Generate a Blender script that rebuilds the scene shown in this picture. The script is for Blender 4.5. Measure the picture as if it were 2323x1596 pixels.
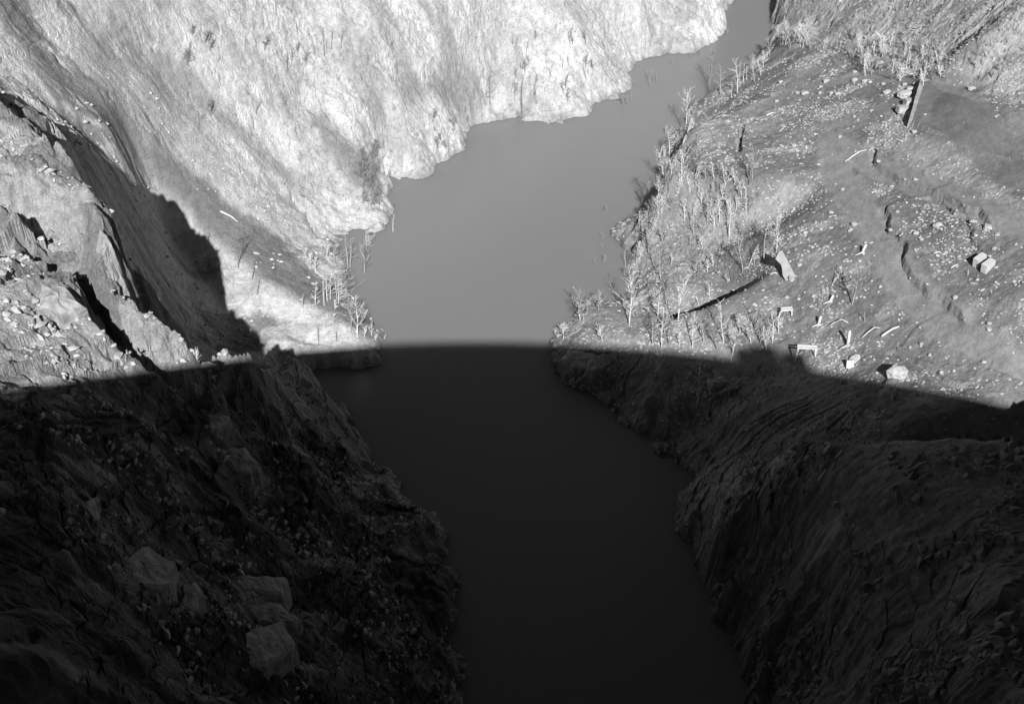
import bpy, math, random
import numpy as np
from mathutils import Vector, Matrix
from mathutils.geometry import delaunay_2d_cdt

for o in list(bpy.data.objects): bpy.data.objects.remove(o)
S = bpy.context.scene
COL = S.collection

# ------------------------------------------------------------------ camera, sky, sun, exposure
CAMZ, PITCH, F, UC, VC = 95.0, math.radians(38.0), 3062.0, 1161.5, 798.0
cam = bpy.data.cameras.new('camera'); co = bpy.data.objects.new('camera', cam); COL.objects.link(co)
co.location = (0, 0, CAMZ); co.rotation_euler = (math.radians(90) - PITCH, 0, 0)
cam.sensor_width = 36; cam.lens = F / 2323 * 36; cam.clip_end = 3000; cam.clip_start = 0.2
S.camera = co
SUN_EL, SUN_AZ = math.radians(37.0), math.radians(4.2)      # light travels towards +y and a little -x
sd = Vector((-math.sin(SUN_AZ) * math.cos(SUN_EL), math.cos(SUN_AZ) * math.cos(SUN_EL), -math.sin(SUN_EL)))
sl = bpy.data.lights.new('sun', 'SUN'); so = bpy.data.objects.new('sun', sl); COL.objects.link(so)
sl.energy = 5.0; sl.angle = math.radians(0.5); sl.color = (1, 1, 1)
so.rotation_euler = sd.to_track_quat('-Z', 'Y').to_euler()
W = bpy.data.worlds.new('World'); S.world = W; W.use_nodes = True
wn = W.node_tree.nodes; wl = W.node_tree.links; bg = wn['Background']
sky = wn.new('ShaderNodeTexSky'); sky.sky_type = 'NISHITA'; sky.sun_disc = False
sky.sun_elevation = SUN_EL; sky.sun_rotation = math.pi - SUN_AZ; sky.air_density = 0.22; sky.dust_density = 0.1
sep = wn.new('ShaderNodeSeparateColor')                   # black-and-white film behind a red filter
wl.new(sky.outputs[0], sep.inputs[0]); wl.new(sep.outputs[0], bg.inputs[0])
bg.inputs[1].default_value = 0.05
S.view_settings.view_transform = 'Standard'; S.view_settings.look = 'None'
S.view_settings.exposure = 0.3; S.view_settings.gamma = 1.0
S.cycles.max_bounces = 4; S.cycles.diffuse_bounces = 2

# ------------------------------------------------------------------ helpers
cp, sp = math.cos(PITCH), math.sin(PITCH)
def ray(u, v):
    x = (np.asarray(u, float) - UC) / F; y = -(np.asarray(v, float) - VC) / F
    return np.stack([x, cp + y * sp, -sp + y * cp], -1)
def P(u, v, z):
    d = ray(u, v); t = (z - CAMZ) / d[..., 2]
    return d * np.asarray(t)[..., None] + np.array([0, 0, CAMZ])

def hsh(ix, iy, s):
    h = (ix.astype(np.int64) * 374761393 + iy.astype(np.int64) * 668265263 + s * 974634777) & 0xFFFFFFFF
    h = ((h ^ (h >> 13)) * 1274126177) & 0xFFFFFFFF
    h = ((h ^ (h >> 16)) * 2246822519) & 0xFFFFFFFF
    return (h ^ (h >> 15)) & 0xFFFFFFFF
def rnd(ix, iy, s): return hsh(ix, iy, s) / 4294967295.0
def perlin(x, y, s=0):
    ix = np.floor(x); iy = np.floor(y); fx = x - ix; fy = y - iy
    u = fx * fx * fx * (fx * (fx * 6 - 15) + 10); v = fy * fy * fy * (fy * (fy * 6 - 15) + 10)
    def g(a, b):
        t = rnd(ix + a, iy + b, s) * 6.2831853
        return np.cos(t) * (fx - a) + np.sin(t) * (fy - b)
    a = g(0, 0); b = g(1, 0); c = g(0, 1); d = g(1, 1)
    return ((a + (b - a) * u) * (1 - v) + (c + (d - c) * u) * v) * 1.5
def fbm(x, y, s=0, o=4, g=0.5):
    r = 0; a = 1
    for i in range(o): r = r + a * perlin(x, y, s + i * 17); x = x * 2.03; y = y * 2.03; a *= g
    return r
def ridged(x, y, s=0, o=4, g=0.5):
    r = 0; a = 1
    for i in range(o): r = r + a * (1 - 2 * np.abs(perlin(x, y, s + i * 17))); x = x * 2.07; y = y * 2.07; a *= g
    return r
def worley(x, y, s=0):
    ix = np.floor(x); iy = np.floor(y)
    f1 = np.full(x.shape, 9.0); f2 = f1.copy(); idr = np.zeros(x.shape); gx = np.zeros(x.shape); gy = gx.copy()
    for a in (-1, 0, 1):
        for b in (-1, 0, 1):
            cx = ix + a; cy = iy + b
            px = cx + rnd(cx, cy, s); py = cy + rnd(cx, cy, s + 1)
            d = np.hypot(px - x, py - y)
            n = d < f1
            f2 = np.where(n, f1, np.minimum(f2, d)); f1 = np.where(n, d, f1)
            idr = np.where(n, rnd(cx, cy, s + 2), idr)
            gx = np.where(n, x - px, gx); gy = np.where(n, y - py, gy)
    return f1, f2, idr, gx, gy
def sst(a, b, x):
    t = np.clip((x - a) / (b - a), 0, 1); return t * t * (3 - 2 * t)

def seg_dist(x, y, pts):
    """distance to a polyline, and signed side (left of its direction positive)"""
    d = np.full(x.shape, 1e9); s = np.zeros(x.shape); tt = np.zeros(x.shape)
    for i in range(len(pts) - 1):
        ax, ay = pts[i]; bx, by = pts[i + 1]; ex, ey = bx - ax, by - ay; L2 = ex * ex + ey * ey
        t = np.clip(((x - ax) * ex + (y - ay) * ey) / L2, 0, 1)
        dd = np.hypot(x - ax - t * ex, y - ay - t * ey); n = dd < d
        d = np.where(n, dd, d); s = np.where(n, np.sign(ex * (y - ay) - ey * (x - ax)), s); tt = np.where(n, (i + t) / (len(pts) - 1), tt)
    return d, s, tt

def inside(x, y, poly):
    r = np.zeros(x.shape, bool)
    for i in range(len(poly) - 1):
        (ax, ay), (bx, by) = poly[i], poly[i + 1]
        c = ((ay > y) != (by > y)) & (x < (bx - ax) * (y - ay) / (by - ay + 1e-12) + ax); r ^= c
    return r

# ------------------------------------------------------------------ large terrain: break lines (u, v, height, rockiness)
# pixel + real height -> a point of the gorge; heights were read from the lie of shadows and shores
LSH = [(1045,1596),(1042,1500),(1030,1400),(1033,1300),(1000,1200),(930,1120),(868,1080),(855,1040),(792,960),(770,915),
       (735,885),(695,862),(700,842),(720,833),(780,835),(830,830),(850,815),(880,797),(882,783),(860,748),(838,705),(805,665),(785,625),
       (768,570),(752,530),(765,524),(800,521),(872,522),(880,490),(885,440),(877,395),(900,405),(935,413),(968,400),
       (1000,365),(1030,345),(1060,300),(1110,270),(1180,262),(1195,282),(1265,275),(1340,263),(1352,237),(1422,225),
       (1432,190),(1450,138),(1500,120),(1590,115),(1640,80),(1640,60),(1655,20),(1670,-40)]
RSH = [(1720,1596),(1690,1500),(1655,1440),(1620,1350),(1572,1290),(1560,1240),(1535,1190),(1530,1155),(1560,1110),(1598,1085),
       (1500,1020),(1400,945),(1330,890),(1265,862),(1243,830),(1248,775),(1275,735),(1310,695),(1350,690),(1405,672),(1428,650),
       (1430,600),(1425,560),(1395,525),(1388,510),(1440,490),(1470,460),(1490,420),(1500,370),(1540,310),(1550,285),
       (1545,250),(1600,215),(1680,170),(1730,130),(1752,95),(1752,60),(1775,0),(1790,-60)]
LINES = [[(u, v, 0.0, 1) for u, v in LSH], [(u, v, 0.0, .8) for u, v in RSH],
 # crest of the near left rib, then the trough in front of it
 [(690,846,1.5,1),(672,803,5.5,1),(637,786,13,1),(560,762,23,1),(507,738,28,1),(450,700,32,1),(367,640,36.5,1),(269,542,40.5,1),(192,372,41.5,1),(134,300,41,1),(60,250,41,1),(-60,200,42,1)],
 [(640,830,10,1),(469,805,26.5,1),(432,748,30,1),(344,690,35,1),(282,640,37,1),(182,557,38.5,1),(94,470,39.5,1),(-60,430,41,1)],
 [(70,365,40.5,1),(140,400,38.8,1),(203,428,38.3,1)],
 [(600,860,15,1),(450,830,28.5,1),(360,770,33,1),(300,690,36,1),(200,600,38,1),(90,500,40,1)],
 # smooth slab slope behind it, tip to top
 [(825,797,1.6,.3),(760,800,2,.4),(700,778,3,.4),(560,705,2.8,.5),(400,565,6,.6),(347,440,12,.6),(274,380,20.5,.6),(200,335,27.5,.7),(140,303,33.5,.8)],
 [(880,792,.8,.8),(810,775,2.2,.2),(700,700,3.2,.2),(585,645,5.2,.3)],
 # ledge on the right terrace
 [(1540,708,5.5,.5),(1600,682,6.8,.3),(1660,650,8,.3),(1720,612,9.2,.3),(1768,576,10.2,.3)],
 # far rim of the terrace
 [(1800,118,9,.4),(1850,112,12,.3),(1950,135,14,.3),(2080,185,18.3,.3),(2200,215,22,.4),(2290,245,23.5,.6)],
 # crest of the near right spur
 [(1580,1108,3.5,1),(1700,1060,12,1),(1830,998,18.5,.8),(2000,990,22.5,.5),(2268,985,25,.4),(2450,1000,26,.4)],
]
PTS = [
 # near left bank
 (70,870,38,1),(70,1000,40,1),(70,1200,42,1),(70,1500,45,1),(300,880,33,1),(300,1200,33,1),(300,1500,36,1),(500,910,25,1),(480,1050,25,1),
 (500,1500,25,1),(600,1200,18,1),(650,1020,14,1),(760,1060,6,1),(800,1500,10,1),(850,1200,6.5,1),(920,1400,7,1),(640,880,12,1),(640,950,12.5,1),(150,650,38.5,1),(200,760,36.5,1),
 (800,1350,12,1),(60,600,37.5,1),
 (-200,60,41,1),(-200,300,43,1),(-200,600,42,1),(-200,900,43,1),(-200,1200,47,1),(-200,1596,50,1),(0,60,37,1),
 # left wall above the slab
 (70,60,34,.8),(70,200,32,.8),(200,150,28,.7),(250,300,24,.6),(250,200,25.5,.6),(400,60,25,.9),(400,200,19,.7),(400,400,13,.4),(480,500,7.5,.4),(560,560,6,.4),
 (680,640,3.2,.5),(740,620,1.6,.8),(600,60,21.5,1),(600,300,10.8,1),(600,420,6.8,1),(700,450,3.2,1),(700,60,19.5,1),(700,200,13.3,1),(720,330,7.9,1),(800,300,8,1),(870,200,11,1),(820,430,2.8,1),(830,490,1.4,.8),
 (940,380,1.2,1),(960,300,4.4,1),(1000,60,14.5,1),(1000,200,8,1),(1200,180,4.5,1),(1300,60,9.5,1),(1290,180,4,1),(1400,120,3,1),(1500,70,3.4,1),(1600,60,2.5,1),
 (0,-150,42,1),(400,-150,33,1),(800,-150,28,1),(1200,-150,21,1),(1600,-150,13,1),
 # right terrace
 (1300,780,2.7,.7),(1350,720,3,.5),(1400,760,3.6,.5),(1500,760,5,.5),(1500,800,5,.6),(1260,800,1.5,1),(1400,860,2,1),(1340,845,2.6,1),(1500,950,2,1),(1650,820,5.3,.5),
 (1450,655,1.5,1),(1500,640,2.3,.9),(1600,585,3.2,.8),(1690,540,5.2,.6),(1550,520,4.6,1),(1460,560,2,1),(1460,510,1.7,1),(1620,480,7,.8),(1700,400,11.3,.4),(1600,400,10,.7),(1540,430,7.5,1),(1560,330,14,1),(1535,350,14,1),(1500,405,10,1),
 (1580,280,9,.9),(1650,250,9.5,.3),(1750,200,9,.2),(1750,300,10.5,.2),(1700,700,8,.3),(1800,700,9,.2),(1800,500,11,.2),(1900,400,13.2,.1),(2000,300,16,.1),
 (2000,480,15,.1),(2268,500,20,.2),(2268,700,18,.3),(2290,890,15.5,.3),(2000,600,14.5,.1),(2000,800,12,.3),(1850,860,9,.5),(1600,900,4,.9),
 (1700,950,7,.8),(1900,925,11,.7),(2100,930,15,.5),(2150,650,16.5,.2),(2150,400,18.2,.1),(1750,860,7,.7),
 (2268,300,21.5,.2),(2500,60,28,1),(2500,300,24,.4),(2500,600,23,.3),(2500,900,16.5,.3),(2500,1200,28,1),(2500,1596,34,1),
 # beyond the rim
 (1765,85,5,1),(1800,60,9,1),(1850,60,8,1),(2000,85,15.3,1),(2268,110,24.3,1),(2268,60,27,1),(1800,-100,10,1),(2100,-100,23,1),(2450,-100,34,1),
 # near right spur
 (1650,1200,8,1),(1600,1150,4.5,1),(1750,1120,13,1),(1900,1200,18,.8),(2268,1200,27,.7),(1750,1400,9,1),(2000,1500,18,.8),(2268,1590,28,.8),(1900,1080,20,.6),(2100,1080,25,.5),
 (1640,1300,5,1),(1700,1500,3,1),
]
V2, Z, RK, EDG = [], [], [], []
def addp(x, y, z, r): V2.append((float(x), float(y))); Z.append(z); RK.append(r); return len(V2) - 1
for L in LINES:
    last = None
    for u, v, z, r in L:
        p = P(u, v, z); i = addp(p[0], p[1], z, r)
        if last is not None: EDG.append((last, i))
        last = i
for u, v, z, r in PTS:
    p = P(u, v, z); addp(p[0], p[1], z, r)
def raw(pts, edges=False):
    last = None
    for x, y, z, r in pts:
        i = addp(x, y, z, r)
        if edges and last is not None: EDG.append((last, i))
        last = i
L_RIB, L_LEDGE, L_RIM, L_SPUR = LINES[2], [l for l in LINES if l[0][:2] == (1540,708)][0], [l for l in LINES if l[0][:2] == (1800,118)][0], [l for l in LINES if l[0][:2] == (1580,1108)][0]
# foot of the ledge, 4 m below its edge
for (u, v, z, r), dz in zip(L_LEDGE, (1.6, 5, 6, 5, 1.2)):
    p = P(u, v, z); addp(p[0] - .35, p[1] + .75, z - dz, r)
# far side of the near left rib: deep gully in its lee
for (u, v, z, r), dz in zip(L_RIB[1:10], (4, 10, 15, 19, 22, 25, 26, 21, 9)):
    p = P(u, v, z); addp(p[0] - 1.0, p[1] + 7.5, z - dz, 1)
raw([(-40.5,106,29,1),(-39,110,18,1),(-36.5,107,11.5,1),(-33,108,6,1),(-30,108,4,1),(-27.5,110,2.5,1),(-36,114,7,1),(-32,114,3.5,1),(-28.5,115,2.5,1),(-38.5,119,14,1),(-35,120,5.5,1),(-31,120,2.6,1),(-37.5,125,8,.7),(-34,126,3.8,.6)])
# gully behind the near right spur and behind the far rim
for (u, v, z, r), dz in zip(L_SPUR[1:6], (8, 11, 13, 15, 16)):
    p = P(u, v, z); addp(p[0] - 1.0, p[1] + 9, z - dz, .7)
for (u, v, z, r), dz in zip(L_RIM[1:], (2, 1.6, 1.5, 1.2, 1)):
    p = P(u, v, z); addp(p[0] + 1, p[1] + 4.5, z - dz, .8)
# river bed
def mid(a, b, z, w=.5):
    p = P(*a, 0); q = P(*b, 0); m = p * (1 - w) + q * w; addp(m[0], m[1], z, .3)
for a, b in (((1042,1500),(1690,1500)),((1033,1300),(1572,1290)),((930,1120),(1530,1155)),((792,960),(1400,945)),((882,783),(1248,775)),((785,625),(1425,640)),
             ((880,490),(1470,460)),((968,400),(1490,420)),((1110,270),(1545,250)),((1340,263),(1545,250)),((1450,138),(1730,130)),((1640,60),(1752,60))):
    mid(a, b, -7)
for a in ((760,600),(740,870),(1300,700),(1440,400),(1660,60),(1010,400)):
    pass
# off-frame surroundings, so that other viewpoints still stand in a gorge
raw([(-3,50,0,1),(-2,20,0,1),(-2,-30,0,1)]); raw([(24,50,0,1),(26,20,0,1),(26,-30,0,1)]); raw([(10,50,-8,1),(12,10,-8,1),(12,-30,-8,1)])
raw([(-20,25,38,1),(-40,5,74,1),(-75,0,97,1),(-30,-30,60,1),(-90,60,85,1),(-120,-30,110,1),(-110,120,90,1),(-90,170,75,1),(-70,220,75,1),(-120,300,110,1),
     (0,235,55,1),(0,300,90,1),(60,250,40,1),(60,300,70,1),(60,225,12,1),(45,240,0,.5),(52,262,0,.5),
     (50,25,40,1),(75,5,78,1),(95,0,97,1),(60,-30,70,1),(95,60,70,1),(130,-30,110,1),(100,130,65,1),(110,200,80,1),(130,300,110,1),(90,200,45,1)])
res = delaunay_2d_cdt([Vector(v) for v in V2], EDG, [], 0, 1e-4)
vo, tri, orig = res[0], res[2], res[3]
vz, vr = [], []
for i, o in enumerate(orig):
    if o: vz.append(Z[o[0]]); vr.append(RK[o[0]])
    else:                       # a crossing of two break lines: nearest known height
        j = min(range(len(V2)), key=lambda k: (V2[k][0] - vo[i][0]) ** 2 + (V2[k][1] - vo[i][1]) ** 2)
        vz.append(Z[j]); vr.append(RK[j])
GX0, GY0, GS, GNX, GNY = -120.0, -30.0, 0.4, 601, 826
gz = np.full((GNY, GNX), 100.0); gr = np.ones((GNY, GNX))
for f in tri:
    (ax, ay), (bx, by), (cx, cy) = [vo[k] for k in f[:3]]
    x0 = max(0, int((min(ax, bx, cx) - GX0) / GS)); x1 = min(GNX - 1, int((max(ax, bx, cx) - GX0) / GS) + 1)
    y0 = max(0, int((min(ay, by, cy) - GY0) / GS)); y1 = min(GNY - 1, int((max(ay, by, cy) - GY0) / GS) + 1)
    if x1 <= x0 or y1 <= y0: continue
    X, Y = np.meshgrid(GX0 + GS * np.arange(x0, x1 + 1), GY0 + GS * np.arange(y0, y1 + 1))
    dt = (by - cy) * (ax - cx) + (cx - bx) * (ay - cy)
    if abs(dt) < 1e-9: continue
    l1 = ((by - cy) * (X - cx) + (cx - bx) * (Y - cy)) / dt; l2 = ((cy - ay) * (X - cx) + (ax - cx) * (Y - cy)) / dt; l3 = 1 - l1 - l2
    m = (l1 >= -1e-6) & (l2 >= -1e-6) & (l3 >= -1e-6)
    zz = l1 * vz[f[0]] + l2 * vz[f[1]] + l3 * vz[f[2]]; rr = l1 * vr[f[0]] + l2 * vr[f[1]] + l3 * vr[f[2]]
    s = gz[y0:y1 + 1, x0:x1 + 1]; s[m] = zz[m]; s = gr[y0:y1 + 1, x0:x1 + 1]; s[m] = rr[m]
def blur(a, n):
    k = np.array([1, 2, 1]) / 4.0
    for _ in range(n):
        b = np.pad(a, 1, mode='edge')
        a = b[:-2, 1:-1] * k[0] + b[1:-1, 1:-1] * k[1] + b[2:, 1:-1] * k[2]
        b = np.pad(a, 1, mode='edge'); a = b[1:-1, :-2] * k[0] + b[1:-1, 1:-1] * k[1] + b[1:-1, 2:] * k[2]
    return a
gz1 = blur(gz, 3); gr = blur(gr, 10); gz2 = blur(gz, 14)
GXX, GYY = np.meshgrid(GX0 + GS * np.arange(GNX), GY0 + GS * np.arange(GNY))
LP = [(-3, -60), (-3, 40)] + [tuple(P(u, v, 0)[:2]) for u, v in LSH] + [(45, 235), (45, 330)]
RP = [(26, -60), (25, 40)] + [tuple(P(u, v, 0)[:2]) for u, v in RSH] + [(60, 240), (60, 330)]
DL = seg_dist(GXX, GYY, LP)[0]; DR = seg_dist(GXX, GYY, RP)[0]
WET = inside(GXX, GYY, LP + RP[::-1] + [LP[0]])
gside = blur((DL > DR).astype(float), 2)
# sharp where rocky, soft where it is earth
gz = gz1 * sst(.3, .8, gr) + gz2 * (1 - sst(.3, .8, gr))
dsh = np.minimum(DL, DR)
gz = np.where(WET, -np.minimum(dsh * 1.3 + .1, 6), np.maximum(gz, np.minimum(.25 + dsh * .55, 2.5)))
gz = blur(gz, 1); gshore = dsh
def bil(g, x, y):
    fx = np.clip((x - GX0) / GS, 0, GNX - 1.001); fy = np.clip((y - GY0) / GS, 0, GNY - 1.001)
    ix = fx.astype(int); iy = fy.astype(int); fx = fx - ix; fy = fy - iy
    return (g[iy, ix] * (1 - fx) + g[iy, ix + 1] * fx) * (1 - fy) + (g[iy + 1, ix] * (1 - fx) + g[iy + 1, ix + 1] * fx) * fy

def macro_hit(pix):
    us = np.array([p[0] for p in pix], float); vs = np.array([p[1] for p in pix], float); d = ray(us, vs); t = np.full(us.shape, 50.0)
    hit = np.zeros(us.shape, bool)
    for _ in range(1400):
        p = d * t[:, None]; g = p[:, 2] + CAMZ - np.maximum(bil(gz, p[:, 0], p[:, 1]), 0); hit |= g < .05; t = np.where(hit, t, t + .15)
        if hit.all(): break
    p = d * t[:, None]; return [(a, b) for a, b in p[:, :2]]
# patches of another ground, some with sun or shade put into the tone: (outline seen, tone, roughness factor)
ZONES = [
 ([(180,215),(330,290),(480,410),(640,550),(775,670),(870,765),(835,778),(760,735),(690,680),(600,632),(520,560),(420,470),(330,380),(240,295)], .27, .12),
 ([(585,648),(640,655),(730,700),(822,768),(828,796),(770,792),(700,775),(640,735),(600,690)], .78, .12),  # pale slab, its tone raised further for its tilt to the sun
 ([(350,420),(420,480),(500,555),(560,600),(588,645),(600,690),(540,635),(470,565),(380,490)], .68, .35),
 ([(690,262),(735,252),(800,330),(862,402),(850,445),(800,420),(740,350)], .32, .25),
 ([(860,182),(960,185),(1085,178),(1095,215),(1010,232),(930,215)], .34, .4),
 ([(70,100),(180,160),(300,240),(200,225),(120,180),(70,150)], .36, .7),
 ([(330,100),(420,150),(560,290),(640,370),(720,420),(700,450),(600,380),(480,270),(380,180)], .40, .8),
 ([(1560,335),(1700,275),(1830,190),(1880,210),(1810,265),(1650,335)], .27, 1.0),
 ([(1440,480),(1560,440),(1690,500),(1700,560),(1600,650),(1500,690),(1440,640)], .26, 1.0),
 ([(1300,730),(1400,700),(1500,730),(1700,790),(1500,790),(1300,775)], .30, 1.0),
 ([(1560,1100),(1700,1055),(1850,995),(2400,980),(2400,1700),(1700,1700),(1560,1240),(1540,1190)], .20, 1.0),  # near right spur, tone darkened to deepen its shade
 ([(282,1259),(345,1275),(402,1314),(389,1359),(332,1354),(264,1329)], .60, .3),
 ([(427,1324),(455,1345),(467,1384),(432,1392),(407,1369)], .58, .35),
 ([(527,1304),(585,1325),(660,1362),(655,1380),(600,1362),(552,1344)], .56, .3),
 ([(552,1359),(637,1397),(695,1434),(650,1455),(600,1420)], .60, .35),
 ([(175,1146),(222,1149),(222,1169),(197,1174)], .6, .5),
 ([(457,929),(522,959),(530,985),(480,960)], .5, .3),
 ([(480,1010),(560,1040),(620,1100),(600,1120),(540,1070)], .5, .5),
 ([(1786,1009),(1801,1012),(1789,1057),(1741,1069),(1736,1057)], .5, .6),
 ([(1864,1192),(1914,1184),(1899,1242),(1866,1269)], .42, .6),
 ([(1291,794),(1366,824),(1354,861),(1248,842)], .42, 1.0),
 ([(2009,862),(2042,864),(2029,909),(2006,900)], .5, .5),
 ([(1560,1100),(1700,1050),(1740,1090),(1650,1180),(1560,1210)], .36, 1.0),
 ([(2066,300),(2094,200),(2200,222),(2323,262),(2400,300),(2400,480),(2268,420),(2170,330)], .20, .0),
 ([(2050,312),(2150,325),(2268,430),(2400,520),(2268,520),(2150,450),(2060,390),(2000,340)], .33, .5),
 ([(1760,-60),(2400,-60),(2400,215),(2268,205),(2120,170),(1960,105),(1800,98)], .34, .6),
 ([(2000,400),(2268,560),(2268,700),(2120,600)], .195, .5),
]
ZH = np.zeros((GNY, GNX)); ZT = np.zeros((GNY, GNX)); ZW = np.zeros((GNY, GNX)); ZA = np.ones((GNY, GNX))
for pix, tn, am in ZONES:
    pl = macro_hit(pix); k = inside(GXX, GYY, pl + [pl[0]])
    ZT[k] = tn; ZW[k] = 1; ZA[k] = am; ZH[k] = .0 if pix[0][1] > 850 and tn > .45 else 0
ZSHADE = blur(inside(GXX, GYY, (lambda q: q + [q[0]])(macro_hit([(-40,1000),(120,930),(330,960),(560,900),(720,940),(900,1130),(1010,1300),(1020,1590),(1000,1800),(500,1800),(-300,1800),(-300,1000)]))).astype(float), 9)  # shaded part of the near left bank, for darkening its tone
for pix, am in (([(-60,-60),(420,-60),(720,300),(780,480),(740,560),(620,640),(560,640),(350,430),(134,308),(-60,215)], .50),):
    pl = macro_hit(pix); k = inside(GXX, GYY, pl + [pl[0]]); ZA[k] *= am
pl = [(P(u, v, z)[0], P(u, v, z)[1] + 2.0) for u, v, z, r in L_RIB[1:10]] + [tuple(P(u, v, z)[:2]) for u, v, z, r in [l for l in LINES if l[0][:2] == (825, 797)][0][::-1]]
k = inside(GXX, GYY, pl + [pl[0]]); ZA[k] = .22
ZS = blur(inside(GXX, GYY, (lambda q: q + [q[0]])(macro_hit([(2066,300),(2094,200),(2200,222),(2323,262),(2400,300),(2400,480),(2268,420),(2170,330)]))).astype(float), 2)
ZTW = blur(ZT * ZW, 3); ZW = blur(ZW, 3); ZT = ZTW / np.maximum(ZW, 1e-6); ZA = blur(ZA, 3); ZH = blur(ZH, 1)
def rock_noise(x, y, side, zm, deg):
    """bedded, cracked rock; side 0 = left bank (beds run down the slope to the river), 1 = right bank"""
    # bed direction
    ca, sa = math.cos(math.radians(deg)), math.sin(math.radians(deg)); nearL = (1 - side) * sst(118, 100, y)
    wx = fbm(x / 16, y / 16, 5, 3); wy = fbm(x / 16, y / 16, 9, 2)
    a = x * ca + y * sa + wx * 3; b = x * sa - y * ca + wy * 2.2
    fc = (1 - side) * sst(130, 145, y) * sst(-36, -26, x) + side * sst(152, 160, y); xs = x + (1.0 if side > .5 else -.7) * zm * (1 - fc)
    ys = y + .7 * zm * np.maximum(sst(112, 130, y) * (1 - side), fc); blk = side * np.maximum(sst(104, 96, y), fc)
    a2 = xs * ca + ys * sa + wx * 3; b2 = xs * sa - ys * ca + wy * 2.2
    if deg < 0: a = a * 1.7; a2 = a2 * 1.8
    elif side < .5: a2 = a2 * (1 + .4 * sst(112, 122, y))
    rough = sst(-.35, .45, fbm(a / 14, b / 6, 19, 3))          # broken ground against clean slabs
    if side > .5: a2 = a2 * (1.5 + .7 * blk); a, b = a2, b2
    h = (.9 + .6 * nearL) * fbm(a / 22, b / 8, 21, 3)
    for lam, L, A, sd_ in ((6.5, 16, 1.15, 40), (2.6, 8, .6, 50)):
        q = b / lam + .22 * perlin(a / L, b / lam, sd_); c = np.floor(q); f = q - c
        p = a / L + rnd(c, c * 0, sd_ + 1) * 9; cc = np.floor(p); e = p - cc
        k = .25 + 1.0 * rnd(c, cc, sd_ + 2) * (1 if lam > 5 else .4 + .6 * rough)
        up = rnd(c, cc, sd_ + 4) > .45
        saw = np.where(up, f, 1 - f)
        A = A * (1 - .5 * side) * (.4 if deg < 20 else 1) * (1 - .8 * blk)
        h = h + A * k * (saw - .5) + A * .5 * (rnd(c, cc, sd_ + 3) - .5) + A * .5 * (e - .5) * (rnd(c, cc, sd_ + 5) - .3)
    # tilted joint blocks, three sizes
    for sa_, sb_, A, T, C, sd_ in ((6.0, 2.6, .55, .5, .45, 70), (2.2, 1.1, .34, .5, .26, 80), (.85, .5, .22, .35, .10, 95)):
        f1, f2, idr, gx, gy = worley(a2 / sa_ + .25 * perlin(xs / sb_, ys / sb_, sd_ + 5), b2 / sb_, sd_)
        i2 = (idr * 7919) % 1.0; i3 = (idr * 104729) % 1.0
        m = 1.0 if sa_ > 5 else .25 + .75 * rough
        m = m * (1 + .7 * blk) * (1.35 if deg < 0 else 1)
        h = h + m * (A * (idr - .5) + T * sb_ * ((i2 - .5) * gx * .8 + (i3 - .5) * gy * 1.4)) - m * C * (1 - sst(0, .07 + .03 / sb_, f2 - f1)) * (i2 > .35)
    h = h + .5 * nearL * (ridged(xs / 6, ys / 4, 57, 3) - .3) * .5
    h = h + (.06 if deg < 0 else .12) * fbm(xs / .9, ys / .9, 90, 3) * (.4 + .6 * rough)
    return h

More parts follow.
